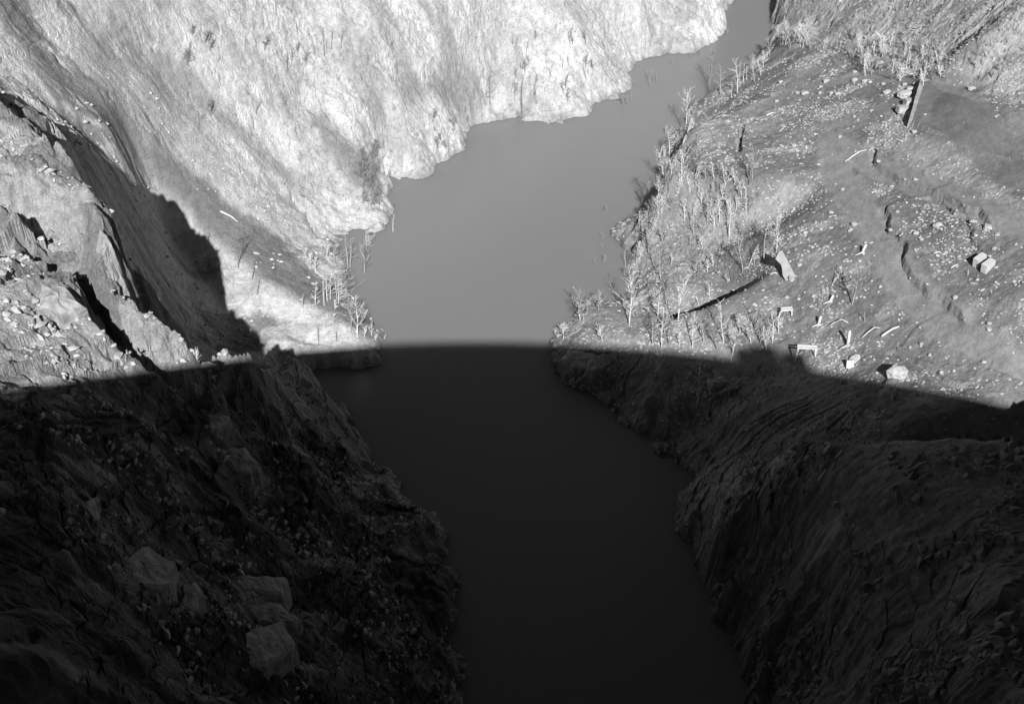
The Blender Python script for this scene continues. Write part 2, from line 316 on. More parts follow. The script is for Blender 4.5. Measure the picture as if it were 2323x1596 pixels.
LEDGE = [P(u, v, z)[:2] for u, v, z, r in L_LEDGE]
CRACKS_PX = [(z_, w_, [(a * .25016 + ox, b * .25016 + oy) for a, b in L]) for ox, oy, z_, w_, L in (
 (56.7, 45.4, 1.6, .5, [(1170,100),(1100,170),(1060,290)]), (56.7, 45.4, 1.0, .3, [(60,185),(130,220),(215,280)]), (56.7, 45.4, 1.2, .35, [(260,320),(330,380),(425,465)]),
 (56.7, 45.4, 1.2, .35, [(360,600),(500,720),(640,830)]), (56.7, 45.4, .9, .3, [(690,680),(790,722)]), (56.7, 45.4, 1.2, .35, [(250,1000),(255,1140),(265,1240)]),
 (56.7, 45.4, 1.0, .3, [(900,820),(1060,940),(1200,1040)]), (56.7, 45.4, .9, .3, [(1540,790),(1650,860),(1780,990)]), (56.7, 45.4, .9, .4, [(1480,640),(1500,720),(1380,720)]),
 (623.9, 45.4, 1.5, .45, [(455,130),(465,225),(400,240),(320,235)]), (623.9, 45.4, 1.3, .4, [(1140,380),(1070,425)]), (623.9, 45.4, 1.3, .4, [(1450,375),(1370,420),(1300,545)]),
 (623.9, 45.4, 1.2, .35, [(1790,110),(1730,270),(1650,420),(1580,470)]), (623.9, 45.4, 1.0, .35, [(2070,60),(2150,200),(2250,400)]), (623.9, 45.4, 1.0, .35, [(430,730),(480,830),(510,920)]),
 (623.9, 45.4, .9, .3, [(1050,80),(1020,200)]), (623.9, 45.4, .9, .3, [(20,430),(80,540),(100,640)]),
 (623.9, 442.4, 1.6, .5, [(150,0),(200,80),(270,150)]), (623.9, 442.4, 1.8, .6, [(300,190),(345,250),(380,325)]), (623.9, 442.4, 1.2, .4, [(370,650),(410,700)]),
 (1191, 45.4, .9, .3, [(900,80),(980,190),(1060,290)]), (1191, 45.4, 1.0, .45, [(1975,950),(1965,1030),(1930,1110),(1945,1190)]),
 (56.7, 442.4, 1.2, .4, [(60,890),(190,940),(270,1060),(290,1160)]), (56.7, 442.4, 1.2, .35, [(380,930),(560,1040),(720,1170),(900,1330)]), (56.7, 442.4, 1.3, .45, [(640,950),(760,1040),(900,1150),(1100,1330),(1280,1480)]),
 (56.7, 442.4, 1.0, .3, [(620,900),(860,930),(900,1050)]), (56.7, 442.4, 1.0, .3, [(90,1110),(130,1240)]), (56.7, 442.4, .8, .25, [(1240,1230),(1250,1340),(1220,1380)]), (56.7, 442.4, .8, .25, [(740,1340),(780,1440),(900,1560)]),
 (56.7, 442.4, 1.4, .5, [(760,700),(840,820),(930,910)]), (56.7, 442.4, 1.0, .3, [(840,410),(920,520),(1000,600)]))]
CRACKS_PX += [(4.2, 3.0, [(60,445),(100,470),(182,550),(282,632),(344,688),(432,748),(480,800)]), (4.5, 2.6, [(217,667),(270,715),(320,755),(382,812),(410,840)]), (3.5, 1.8, [(70,520),(130,560),(190,600),(220,640)])]
CRACKS = [(z_ * (.5 if L[0][0] < 700 and L[0][1] < 430 else 1.25 if L[0][0] < 1700 and L[0][1] < 300 else .8), w_ * .85, macro_hit(L)) for z_, w_, L in CRACKS_PX]
PATH1 = [P(u, v, z)[:2] for u, v, z in ((1885,330,12.9),(1900,390,13.2),(1935,450,13.6),(1980,530,14.2),(2040,620,15),(2120,690,16),(2200,745,17),(2330,820,17))]
PATH2 = [P(u, v, z)[:2] for u, v, z in ((1885,330,12.9),(1980,385,14.5),(2080,425,16.5),(2170,460,18),(2340,530,21))]
PATH3 = [P(u, v, z)[:2] for u, v, z in ((1690,300,7),(1800,215,9),(1900,190,13),(1985,175,15),(2080,190,18),(2200,222,21.5))]
CR1 = [P(u, v, z)[:2] for u, v, z in ((1998,470,14.6),(2030,520,14.9),(2060,575,15.2),(2060,610,15.1),(2100,650,15.6),(2150,690,16.2),(2230,740,17))]
CR2 = [P(u, v, z)[:2] for u, v, z in ((1985,325,15.6),(1990,375,15.2),(2030,400,16),(2100,435,17),(2180,470,18.2),(2270,530,20))]
CR3 = [P(u, v, z)[:2] for u, v, z in ((2100,445,16.6),(2160,480,17.6),(2190,520,18),(2230,570,18.8),(2268,600,19))]
CR4 = [P(u, v, z)[:2] for u, v, z in ((2030,790,12.6),(2090,820,13.4),(2150,870,14),(2200,880,14.8))]
PLAT = [P(u, v, z)[:2] for u, v, z in ((2062,300,17),(2092,196,18.5),(2200,222,21.8),(2300,260,24),(2300,330,22.5),(2180,330,19.5),(2062,300,17))]
PLZ = None
def height(x, y, full=False):
    wq = fbm(x / 5.5, y / 5.5, 301, 4, .6); wp = fbm(x / 5.5 + 40, y / 5.5, 307, 4, .6)
    r0 = bil(gr, x, y); wa = (.35 + .9 * r0) * (1 - .78 * sst(1.2, 4.5, bil(gz, x, y)) * (1 - .45 * sst(112, 100, y)))
    xw, yw = x + wq * wa, y + wp * wa
    zm = bil(gz, xw, yw); r = bil(gr, xw, yw)
    right = bil(gside, x, y)
    r = np.clip(r + (.25 - .13 * right) * fbm(x / 7, y / 7, 3, 3), 0, 1)
    amp = sst(.15 + .40 * right, .98, r) * bil(ZA, xw, yw)
    far = sst(118, 140, y)
    amp = amp * (.12 + .88 * sst(-.3, 4, zm)) * (1 - .3 * right) * (1 - .40 * far * (1 - right)) * (.8 + .2 * sst(96, 110, y))
    rn = np.zeros(x.shape); R_ = right > .5; L_ = ~R_; fw = sst(124, 140, y + .35 * x + 2 * wq) * L_
    for m, sd_, dg in ((R_, 1, 28), (L_ & (fw < 1), 0, 58), (L_ & (fw > 0), 0, -24)):
        if m.any():
            v_ = rock_noise(x[m], y[m], sd_, zm[m], dg)
            rn[m] += v_ * (1 if sd_ else (1 - fw[m] if dg == 58 else fw[m]))
    soil = .22 * fbm(x / 7, y / 7, 111, 2) + .075 * fbm(x / 1.1, y / 1.1, 121, 4, .6)
    h = zm + amp * rn + (1 - amp) * soil + bil(ZH, x + .5 * wq, y + .5 * wp)
    pth = np.minimum(np.minimum(seg_dist(x, y, PATH1)[0] / 1.7, seg_dist(x, y, PATH2)[0] / 1.4), seg_dist(x, y, PATH3)[0] / 1.2)
    pm = 1 - sst(.8, 1.3, pth + .25 * fbm(x / 2, y / 2, 141, 2))
    h = h * (1 - pm) + pm * (zm - .12)
    for cr, dep in ((CR1, .85), (CR2, .75), (CR3, .55), (CR4, .55)):
        wv = .9 * fbm(x / 4.5, y / 4.5, 151, 2) + .16 * fbm(x / .7, y / .7, 153, 2)
        d, s, t = seg_dist(x + wv, y - wv, cr); e = s * d * 1.0
        k = sst(0, .06, t) * (1 - sst(.9, 1, t))
        # a torn bank: ground stands higher on the near side and breaks off abruptly
        h = h + k * dep * ((.5 + .5 * np.tanh(e / .06)) * np.exp(-d / 3.5) * .5 - (.5 - .5 * np.tanh(e / .06)) * np.exp(-d / 1.0) * .6)
    for dep, wd, L in CRACKS:
        xs_ = [q[0] for q in L]; ys_ = [q[1] for q in L]
        m = (x > min(xs_) - 5) & (x < max(xs_) + 5) & (y > min(ys_) - 5) & (y < max(ys_) + 5)
        if m.any():
            xa, ya = x[m], y[m]; d = seg_dist(xa + .35 * fbm(xa / .9, ya / .9, 161, 2), ya + .35 * fbm(xa / .9, ya / .9, 163, 2), L)[0]
            h[m] -= dep * np.clip(1.6 - d / (wd * .6), 0, 1)
    d, s, t = seg_dist(x + .4 * wq, y + .4 * wp, LEDGE); k = sst(0, .05, t) * (1 - sst(.95, 1, t)) * np.sin(np.clip(t * 1.15 + .12, 0, 1) * math.pi) ** .6
    h = h + k * np.where(s < 0, .5 * np.exp(-d / 2), -6.0 * np.exp(-(d / 3.2) ** 2))
    # level earth platform behind its retaining wall
    ins = inside(x, y, PLAT); sm = bil(ZS, x, y); h = h * (1 - sm) + sm * zm
    h = np.where(ins, np.maximum(h, 18.7 + .28 * (x - 47) + .03 * fbm(x, y, 155, 2)), h)
    if full: return h, zm, amp, pm, right, ins
    return h

def strike(us, vs, tmin=50):
    """where the lines of sight through these pixels meet the ground"""
    us = np.asarray(us, float); vs = np.asarray(vs, float); d = ray(us, vs)
    t = np.full(us.shape, float(tmin)); hit = np.zeros(us.shape, bool)
    for _ in range(420):
        p = d * t[:, None]; z = p[:, 2] + CAMZ
        h = np.maximum(height(p[:, 0], p[:, 1]), 0)
        g = z - h; hit |= g < .03
        t = np.where(hit, t, t + np.clip(g * .45, .04, 3)) 
        if hit.all(): break
    p = d * t[:, None]; return np.stack([p[:, 0], p[:, 1], p[:, 2] + CAMZ], -1)

# ------------------------------------------------------------------ materials
def mat(name, rough=.9):
    m = bpy.data.materials.new(name); m.use_nodes = True
    return m, m.node_tree.nodes, m.node_tree.links, m.node_tree.nodes['Principled BSDF']
def grey(v): return (v, v, v, 1)
def rockmat(name, bumpd=.12):
    m, n, l, b = mat(name); b.inputs['Roughness'].default_value = .92; b.inputs['Specular IOR Level'].default_value = .2
    at = n.new('ShaderNodeAttribute'); at.attribute_name = 'tone'
    tc = n.new('ShaderNodeTexCoord')
    mp = n.new('ShaderNodeMapping'); mp.inputs['Rotation'].default_value = (.5, .35, .6); mp.inputs['Scale'].default_value = (1, .6, 1.3); l.new(tc.outputs['Object'], mp.inputs[0])
    n1 = n.new('ShaderNodeTexNoise'); n1.inputs['Scale'].default_value = 1.1; n1.inputs['Detail'].default_value = 9; n1.inputs['Roughness'].default_value = .68; l.new(mp.outputs[0], n1.inputs['Vector'])
    r1 = n.new('ShaderNodeMapRange'); r1.inputs[1].default_value = .3; r1.inputs[2].default_value = .7; r1.inputs[3].default_value = .72; r1.inputs[4].default_value = 1.22; l.new(n1.outputs[0], r1.inputs[0])
    n2 = n.new('ShaderNodeTexNoise'); n2.inputs['Scale'].default_value = 5.5; n2.inputs['Detail'].default_value = 6; n2.inputs['Roughness'].default_value = .75; l.new(tc.outputs['Object'], n2.inputs['Vector'])
    r2 = n.new('ShaderNodeMapRange'); r2.inputs[1].default_value = .32; r2.inputs[2].default_value = .68; r2.inputs[3].default_value = .78; r2.inputs[4].default_value = 1.18; l.new(n2.outputs[0], r2.inputs[0])
    mu = n.new('ShaderNodeMath'); mu.operation = 'MULTIPLY'; l.new(at.outputs['Fac'], mu.inputs[0]); l.new(r1.outputs[0], mu.inputs[1])
    mv = n.new('ShaderNodeMath'); mv.operation = 'MULTIPLY'; l.new(mu.outputs[0], mv.inputs[0]); l.new(r2.outputs[0], mv.inputs[1])
    l.new(mv.outputs[0], b.inputs['Base Color'])
    ad = n.new('ShaderNodeMath'); ad.operation = 'ADD'; l.new(n1.outputs[0], ad.inputs[0]); l.new(n2.outputs[0], ad.inputs[1])
    bp = n.new('ShaderNodeBump'); bp.inputs['Strength'].default_value = .9; bp.inputs['Distance'].default_value = bumpd; l.new(ad.outputs[0], bp.inputs['Height']); l.new(bp.outputs[0], b.inputs['Normal'])
    return m
M_ROCK = rockmat('bedded_rock', .35); M_SOIL = rockmat('stony_soil', .12)
def plain(name, v, rough=.85, sc=6, var=.3, bump=.02):
    m, n, l, b = mat(name); b.inputs['Roughness'].default_value = rough; b.inputs['Specular IOR Level'].default_value = .25
    tc = n.new('ShaderNodeTexCoord'); ns = n.new('ShaderNodeTexNoise'); ns.inputs['Scale'].default_value = sc; ns.inputs['Detail'].default_value = 6; l.new(tc.outputs['Object'], ns.inputs['Vector'])
    r = n.new('ShaderNodeMapRange'); r.inputs[1].default_value = .3; r.inputs[2].default_value = .7; r.inputs[3].default_value = v * (1 - var); r.inputs[4].default_value = v * (1 + var); l.new(ns.outputs[0], r.inputs[0])
    l.new(r.outputs[0], b.inputs['Base Color'])
    bp = n.new('ShaderNodeBump'); bp.inputs['Distance'].default_value = bump; l.new(ns.outputs[0], bp.inputs['Height']); l.new(bp.outputs[0], b.inputs['Normal'])
    return m
M_WOOD = plain('bleached_dead_wood', .72, .8, 3, .25, .01)
M_TWIG = plain('bleached_twigs', .45, .85, 2, .25, .0)
M_STONE = plain('pale_stone', .44, .9, 4, .25, .05)
M_OUT = plain('slab_rock', .33, .9, 1.3, .4, .22); M_DEBRIS = plain('rock_debris', .21, .92, 1.2, .5, .12); M_PEBBLE = plain('pebbles', .40, .9, 2, .35, .02); M_RUBBLE = plain('rubble', .46, .9, 2, .3, .02)
M_CONC = plain('weathered_concrete', .34, .9, 1.5, .18, .02)
M_WHITE = plain('pale_board', .58, .7, 3, .08, .005)

# ------------------------------------------------------------------ ground mesh (finer where it is seen)
def axis(a, b, n, dense0, dense1, k=5.0):
    t = np.linspace(0, 1, 4001); x = a + (b - a) * t
    w = np.where((x > dense0) & (x < dense1), 1.0, 1.0 / k); c = np.concatenate([[0], np.cumsum((w[1:] + w[:-1]) / 2)]); c /= c[-1]
    return np.interp(np.linspace(0, 1, n), c, x)
QUAL = 1.0
NA, NR = int(1150 * QUAL), int(1300 * QUAL)
th = axis(math.radians(-68), math.radians(68), NA, math.radians(-27), math.radians(27), 6)
lr = axis(math.log(14), math.log(330), NR, math.log(50), math.log(228), 5)
TH, LR = np.meshgrid(th, lr); R = np.exp(LR)
X = R * np.sin(TH); Y = R * np.cos(TH)
h, zm, amp, pm, right, ins = height(X, Y, True)
# small sideways push so that steep faces are not smeared
jx = .18 * fbm(X / .7 + h, Y / .7, 171, 2) * amp; jy = .18 * fbm(X / .7, Y / .7 + h, 181, 2) * amp

def tone_of(X, Y, h, zm, amp, pm, right, ins):
    ca, sa = math.cos(math.radians(58)), math.sin(math.radians(58))
    a = X * ca + Y * sa; b = X * sa - Y * ca
    w = fbm(X / 6, Y / 6, 201, 3)
    # left and far walls: pale rock with streaks of grey scree lying along the slope
    fw = sst(124, 140, Y + .35 * X + 2 * w); cf, sf = math.cos(math.radians(-24)), math.sin(math.radians(-24)); af = X * cf + Y * sf; bf = X * sf - Y * cf
    scree = (1 - fw) * sst(.05, .4, fbm(a / 16 + .3 * w, b / 6 + .6 * w, 211, 4) + .12 * fbm(X / 1.5, Y / 1.5, 215, 3)) + fw * sst(.0, .55, fbm(af / 9 + .3 * w, bf / 5 + .4 * w, 213, 4)) * .55
    left = .65 * (1 + .16 * w) * (1 - .42 * scree)
    left = left * (1 + .12 * (1 - fw) * fbm(a / 1.8, b / 1.1, 221, 4) + .14 * fw * fbm(af / 1.6, bf / .9, 223, 4))
    zw = bil(ZW, X + .6 * fbm(X / 1.5, Y / 1.5, 261, 3), Y + .6 * fbm(X / 1.5 + 9, Y / 1.5, 263, 3)); zt = bil(ZT, X, Y)
    near = sst(112, 96, Y)                                     # rock of the near bank is a little greyer
    left = left * (1 - .24 * near)
    bank_shade = (.66 + .34 * sst(-.3, .3, fbm(X / 5, Y / 5, 271, 4))) * (1 - .8 * sst(.3, .6, fbm(a / 5, b / 2.5, 277, 3))) * sst(.0, .7, bil(ZSHADE, X, Y))  # shade put into the near left bank's tone, paler rock patches left
    left = left * (1 - .74 * bank_shade)
    soil = .225 * (1 + .16 * fbm(X / 4, Y / 4, 231, 3))
    grav = sst(.15, .5, fbm(X / 7 + .4 * w, Y / 5, 241, 4)); speck = sst(.25, .6, fbm(X / .55, Y / .4, 251, 2))
    soil = soil + .08 * grav + .11 * speck * (.15 + .85 * grav)
    rr = soil * (1 - amp) + amp * .30 * (1 + .3 * w)
    rr = rr * (1 - pm) + pm * .30
    rr = np.where(ins, .195, rr)
    t = left * (1 - sst(.4, .6, right)) + rr * sst(.4, .6, right)
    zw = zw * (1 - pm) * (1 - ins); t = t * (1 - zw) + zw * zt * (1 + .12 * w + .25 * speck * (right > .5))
    t = t * (1 - .25 * (1 - sst(.1, .9, h)))                   # wet foot of the shore
    return np.clip(t, .04, .8)
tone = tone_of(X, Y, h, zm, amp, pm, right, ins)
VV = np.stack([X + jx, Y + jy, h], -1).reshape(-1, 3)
ii = np.arange(NA * NR).reshape(NR, NA)
Q = np.stack([ii[:-1, :-1], ii[:-1, 1:], ii[1:, 1:], ii[1:, :-1]], -1)
fr = right[:-1, :-1] > .5; fp = (pm[:-1, :-1] > .55) & fr & (X[:-1, :-1] < 75)
def sheet(name, mask, material, smooth=False):
    q = Q[mask]; used = np.unique(q); rem = np.zeros(NA * NR, int); rem[used] = np.arange(len(used)); q = rem[q]
    me = bpy.data.meshes.new(name); me.vertices.add(len(used)); me.vertices.foreach_set('co', VV[used].astype(np.float32).ravel())
    me.loops.add(q.size); me.loops.foreach_set('vertex_index', q.ravel().astype(np.int32))
    me.polygons.add(len(q)); me.polygons.foreach_set('loop_start', np.arange(0, q.size, 4, dtype=np.int32)); me.polygons.foreach_set('loop_total', np.full(len(q), 4, np.int32))
    me.update(calc_edges=True)
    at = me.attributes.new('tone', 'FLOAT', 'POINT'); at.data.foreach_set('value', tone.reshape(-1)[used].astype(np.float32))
    me.polygons.foreach_set('use_smooth', np.full(len(q), smooth)); me.materials.append(material)
    o = bpy.data.objects.new(name, me); COL.objects.link(o); o['kind'] = 'structure'; return o
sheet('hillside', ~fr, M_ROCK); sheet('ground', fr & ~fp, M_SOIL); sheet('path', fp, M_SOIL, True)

# water
def water():
    m, n, l, b = mat('silty_water')
    b.inputs['Base Color'].default_value = grey(.225); b.inputs['Roughness'].default_value = .06; b.inputs['IOR'].default_value = 1.36; b.inputs['Subsurface Weight'].default_value = .6; b.inputs['Subsurface Radius'].default_value = (1, 1, 1); b.inputs['Subsurface Scale'].default_value = 5
    tc = n.new('ShaderNodeTexCoord'); mp = n.new('ShaderNodeMapping'); mp.inputs['Scale'].default_value = (1, 2.2, 1); l.new(tc.outputs['Object'], mp.inputs[0])
    ns = n.new('ShaderNodeTexNoise'); ns.inputs['Scale'].default_value = 1.4; ns.inputs['Detail'].default_value = 5; ns.inputs['Roughness'].default_value = .6; l.new(mp.outputs[0], ns.inputs['Vector'])
    bp = n.new('ShaderNodeBump'); bp.inputs['Strength'].default_value = .5; bp.inputs['Distance'].default_value = .06; l.new(ns.outputs[0], bp.inputs['Height']); l.new(bp.outputs[0], b.inputs['Normal'])
    me = bpy.data.meshes.new('water'); V = [(x, y, z) for z in (-12, 0) for x, y in ((-90, -25), (130, -25), (130, 320), (-90, 320))]
    me.from_pydata(V, [], [(3, 2, 1, 0), (4, 5, 6, 7), (0, 1, 5, 4), (1, 2, 6, 5), (2, 3, 7, 6), (3, 0, 4, 7)]); me.materials.append(m)
    o = bpy.data.objects.new('water', me); COL.objects.link(o); o['kind'] = 'structure'
water()

# ------------------------------------------------------------------ the dam that carries the viewer and throws the big shadow
def mesh_obj(name, verts, faces, material, parent=None, smooth=False):
    me = bpy.data.meshes.new(name); me.from_pydata([tuple(map(float, v)) for v in verts], [], [tuple(int(i) for i in f) for f in faces]); me.materials.append(material)
    if smooth: me.polygons.foreach_set('use_smooth', [True] * len(me.polygons))
    me.update(); o = bpy.data.objects.new(name, me); COL.objects.link(o)
    if parent: o.parent = parent
    return o
def tag(o, label, cat, group=None):
    o['label'] = label; o['category'] = cat
    if group: o['group'] = group
    return o
def empty(name, loc):
    o = bpy.data.objects.new(name, None); o.location = loc; o.empty_display_size = .3; COL.objects.link(o); return o
def dam():
    root = empty('dam', (0, 0, 0)); tag(root, 'curved concrete dam under the viewer, casting the broad shadow', 'dam')
    n = 90; RC = 130.0; x0 = 5.0
    def curve(xx, off): 
        return -0.7 - off - (RC - math.sqrt(RC * RC - (xx - x0) ** 2))
    vs, fs = [], []
    xs = np.linspace(-105, 105, n)
    prof = [(0, 92.8), (-.35, 92.8), (-.35, 93.6), (.15, 93.6), (.15, 92.9), (6, 92.9), (12, -14), (-.0, -14)]
    for x in xs:
        for off, z in prof: vs.append((x, curve(x, off), z))
    k = len(prof)
    for i in range(n - 1):
        for j in range(k):
            a = i * k + j; b = i * k + (j + 1) % k; fs.append((a, b, b + k, a + k))
    fs.append(tuple(range(k))); fs.append(tuple(range((n - 1) * k, n * k))[::-1])
    mesh_obj('dam_wall', vs, fs, M_CONC, root)
    vs, fs = [], []
    for x, w, z0, z1 in ((33.2, 1.5, 93.5, 95.0), (35.2, 2.3, 93.5, 95.7), (37.6, 2.1, 93.5, 95.3)):
        b = len(vs); yc = curve(x, .1)
        vs += [(x + sx * w / 2, yc + sy * .8, z) for z in (z0, z1) for sx, sy in ((-1, -1), (1, -1), (1, 1), (-1, 1))]
        fs += [tuple(b + k for k in f) for f in ((0, 3, 2, 1), (4, 5, 6, 7), (0, 1, 5, 4), (1, 2, 6, 5), (2, 3, 7, 6), (3, 0, 4, 7))]
    mesh_obj('crest_shadow_block', vs, fs, M_CONC, root)  # unseen blocks added on the crest to throw a bump in the shadow edge
dam()

# ------------------------------------------------------------------ builders for the loose things
RG = random.Random(7)
def tube(V, Fc, pts, rads, n=5):
    b0 = len(V)
    for i, p in enumerate(pts):
        d = (Vector(pts[min(i + 1, len(pts) - 1)]) - Vector(pts[max(i - 1, 0)])).normalized()
        a = d.orthogonal().normalized(); b = d.cross(a)
        for k in range(n):
            t = 2 * math.pi * k / n; V.append(Vector(p) + (a * math.cos(t) + b * math.sin(t)) * rads[i])
    for i in range(len(pts) - 1):
        for k in range(n):
            q = b0 + i * n + k; w = b0 + i * n + (k + 1) % n; Fc.append((q, w, w + n, q + n))
    Fc.append(tuple(b0 + (len(pts) - 1) * n + k for k in range(n))); Fc.append(tuple(b0 + k for k in range(n))[::-1])
def new_mesh(name, V, Fc, m, smooth=False):
    me = bpy.data.meshes.new(name); me.from_pydata([tuple(v) for v in V], [], Fc); me.materials.append(m)
    if smooth: me.polygons.foreach_set('use_smooth', [True] * len(me.polygons))
    me.update(); return me
def tree_meshes(h, dx, style, rg, r0=None):
    """bare dead tree: leaning tapered trunk and its limbs"""
    r0 = r0 or (.038 + .0066 * h)
    n = 9; ph = rg.uniform(0, 6.3); wob = .028 * h
    tp = []
    for i in range(n + 1):
        t = i / n
        tp.append(Vector((dx * t ** 1.15 + wob * math.sin(ph + 5 * t) * t, wob * math.sin(ph * 2 + 4 * t) * t, h * t - .3 * (i == 0))))
    tr = [r0 * (1 - .78 * (i / n)) * (1.35 if i == 0 else 1) for i in range(n + 1)]
    TV, TF, BV, BF = [], [], [], []; tube(TV, TF, tp, tr, 6)
    def at(t):
        f = t * n; i = min(int(f), n - 1); return tp[i].lerp(tp[i + 1], f - i)
    nb, lo, L, up = {'stub': (20, .18, .26, .15), 'fan': (24, .22, .42, .6), 'thin': (9, .35, .16, .4), 'side': (15, .1, .5, .1), 'bush': (16, .02, .6, .7)}[style]
    tube(BV, BF, [tp[i] for i in range(1, n + 1)], [tr[i] * .7 for i in range(1, n + 1)], 4)
    for k in range(nb):
        t = lo + (1 - lo) * (k + rg.random()) / nb; t = min(t, .98); p = at(t); az = rg.uniform(0, 6.283)
        if style == 'side': az = rg.uniform(-.5, .5)
        l = L * h * rg.uniform(.45, 1.1) * (1.15 - .75 * t); l = min(l * 1.25, 3.8)
        e = up + rg.uniform(-.25, .35); d = Vector((math.cos(az), math.sin(az), e)).normalized()
        pts = [p]; m = 4; cur = d.copy()
        for j in range(m):
            cur = (cur + Vector((rg.uniform(-.34, .34), rg.uniform(-.34, .34), .13 + rg.uniform(-.2, .25)))).normalized(); pts.append(pts[-1] + cur * (l / m))
        rb = max(.030, r0 * .42 * (1.1 - t)); tube(BV, BF, pts, [rb * (1 - .17 * j) for j in range(m + 1)], 4)
        if l > .5:
            for q in range(rg.choice((1, 2, 3)) if style in ('fan', 'bush', 'side') else rg.choice((1, 2))):
                a = pts[rg.randint(1, m - 1)]; dd = (cur + Vector((rg.uniform(-.9, .9), rg.uniform(-.9, .9), rg.uniform(-.2, .7)))).normalized(); ll = l * rg.uniform(.25, .5)
                tube(BV, BF, [a, a + dd * ll * .5 + Vector((0, 0, .03)), a + dd * ll + Vector((0, 0, .1 * ll))], [rb * .7, rb * .6, rb * .45], 3)
    return TV, TF, BV, BF
M_FARWOOD = plain('grey_dead_wood', .30, .85, 3, .25, .01)
def proj(p):
    d = np.asarray(p, float) - np.array([0, 0, CAMZ]); dep = d[1] * cp - d[2] * sp
    return UC + F * d[0] / dep, VC - F * (d[1] * sp + d[2] * cp) / dep
CLUMPS = {}
def plant(base, topu, topv, style, clump, wood=None, name='dead_tree'):
    d = ray(topu, topv); t = base[1] / d[1]; h = CAMZ + t * d[2] - base[2]; dx = t * d[0] - base[0]
    h = min(max(h, .6), 16); dx = max(-.4 * h, min(.4 * h, dx))
    rg = random.Random(int(base[0] * 131 + base[1] * 977) & 0xffff)
    TV, TF, BV, BF = tree_meshes(h, dx, style, rg)
    root = empty(name, (base[0], base[1], base[2]))
    wood = wood or M_WOOD
    for nm, V, Fc in (('trunk', TV, TF), ('branches', BV, BF)):
        o = bpy.data.objects.new(nm, new_mesh(nm, V, Fc, wood, True)); COL.objects.link(o); o.parent = root
    CLUMPS.setdefault(clump, []).append((proj(base)[0], h, root)); return root
def c6(x, y): return ((1100 + x / 2.267) * .56714, (780 + y / 2.267) * .56714)
def c7(x, y): return ((2100 + x / 2.267) * .56714, (780 + y / 2.267) * .56714)
def c3(x, y): return ((2100 + x / 2.267) * .56714, (80 + y / 2.267) * .56714)
def c2(x, y): return ((1100 + x / 2.267) * .56714, (80 + y / 2.267) * .56714)
def c1(x, y): return ((100 + x / 2.267) * .56714, (80 + y / 2.267) * .56714)
def c8(x, y): return ((3000 + x / 2.267) * .56714, (780 + y / 2.267) * .56714)
def c4(x, y): return ((3000 + x / 2.267) * .56714, (80 + y / 2.267) * .56714)
def c5(x, y): return ((100 + x / 2.267) * .56714, (780 + y / 2.267) * .56714)
def cS(x, y): return ((2100 + x / 2.267) * .56714, (1400 + y / 2.267) * .56714)
TREES = []      # (base px, top px, style, clump)
def T(c, lst, clump):
    for bx, by, tx, ty, st in lst: TREES.append((c(bx, by), c(tx, ty), st, clump))
T(c6, [(660,655,640,320,'thin'),(680,655,695,390,'stub'),(830,485,825,320,'side'),(812,705,808,440,'fan'),(1070,330,1075,170,'thin')], 'drown')
T(c6, [(475,955,455,700,'stub'),(445,1000,440,760,'thin'),(365,990,370,820,'stub'),(250,1020,255,900,'thin'),(560,960,545,660,'side'),(500,940,510,700,'stub'),
       (605,860,600,640,'side'),(575,980,580,760,'side'),(365,700,370,560,'fan'),(320,670,325,540,'fan'),(275,570,285,480,'fan'),(540,620,530,450,'side'),(600,800,610,690,'fan'),(470,560,480,430,'fan')], 'leftshore')
T(c6, [(690,1240,685,930,'fan'),(750,1285,735,940,'fan'),(810,1285,825,1190,'fan'),(875,1270,885,1140,'stub'),(535,1190,530,1090,'side'),(910,1310,945,1250,'thin'),(990,1300,1010,1262,'thin'),(545,1030,535,950,'side')], 'leftpoint')
T(c6, [(395,1330,380,1160,'thin'),(555,1330,555,1230,'thin')], 'slab')
T(c5, [(1640,490,1645,310,'thin'),(1935,660,1925,360,'fan'),(2060,770,2060,590,'thin'),(2105,900,2105,740,'thin')], 'slab')
T(c5, [(1780,1180,1795,1100,'bush'),(1965,1215,1960,1165,'bush'),(2045,1275,2050,1215,'bush'),(1560,1500,1555,1410,'bush'),(1600,1010,1600,960,'bush')], 'ribshrub')
T(c5, [(915,1520,920,1400,'thin'),(1000,1320,1015,1265,'thin'),(840,1190,835,1150,'bush')], 'ribshrub')
T(c7, [(945,1180,970,740,'fan'),(1240,1380,1245,1000,'stub'),(1390,1140,1430,740,'fan'),(1230,760,1205,480,'stub'),(530,1150,490,870,'fan'),(500,1130,470,960,'side'),(560,1060,600,920,'fan'),
       (665,1040,680,870,'fan'),(350,1300,335,1170,'fan'),(1205,1100,1225,830,'stub'),(1265,1250,1290,890,'stub'),(700,1330,680,1200,'bush'),(960,840,930,650,'fan')], 'rightpoint')
T(c7, [(1520,1380,1530,1090,'stub'),(1300,1360,1340,1130,'fan'),(1740,1400,1690,1150,'fan'),(1880,1450,1920,1220,'fan'),(2135,1340,2130,1000,'stub'),(2245,1340,2245,1060,'stub'),(2300,1240,2290,1100,'fan'),
       (1800,1340,1755,960,'stub'),(1950,1250,1945,1080,'fan'),(2050,1340,1990,1130,'fan'),(1620,1330,1600,1160,'fan'),(2190,1400,2150,1200,'fan'),(1400,1370,1395,1240,'stub'),(1155,1350,1150,1120,'side')], 'shadeline')
T(c7, [(1840,790,1770,720,'fan'),(1675,940,1665,810,'stub'),(1575,1000,1555,920,'thin'),(2160,620,2190,280,'side'),(2280,510,2290,190,'fan'),(1975,700,1930,400,'fan'),(2080,640,2080,560,'thin'),(2030,640,2100,470,'side')], 'cleft')
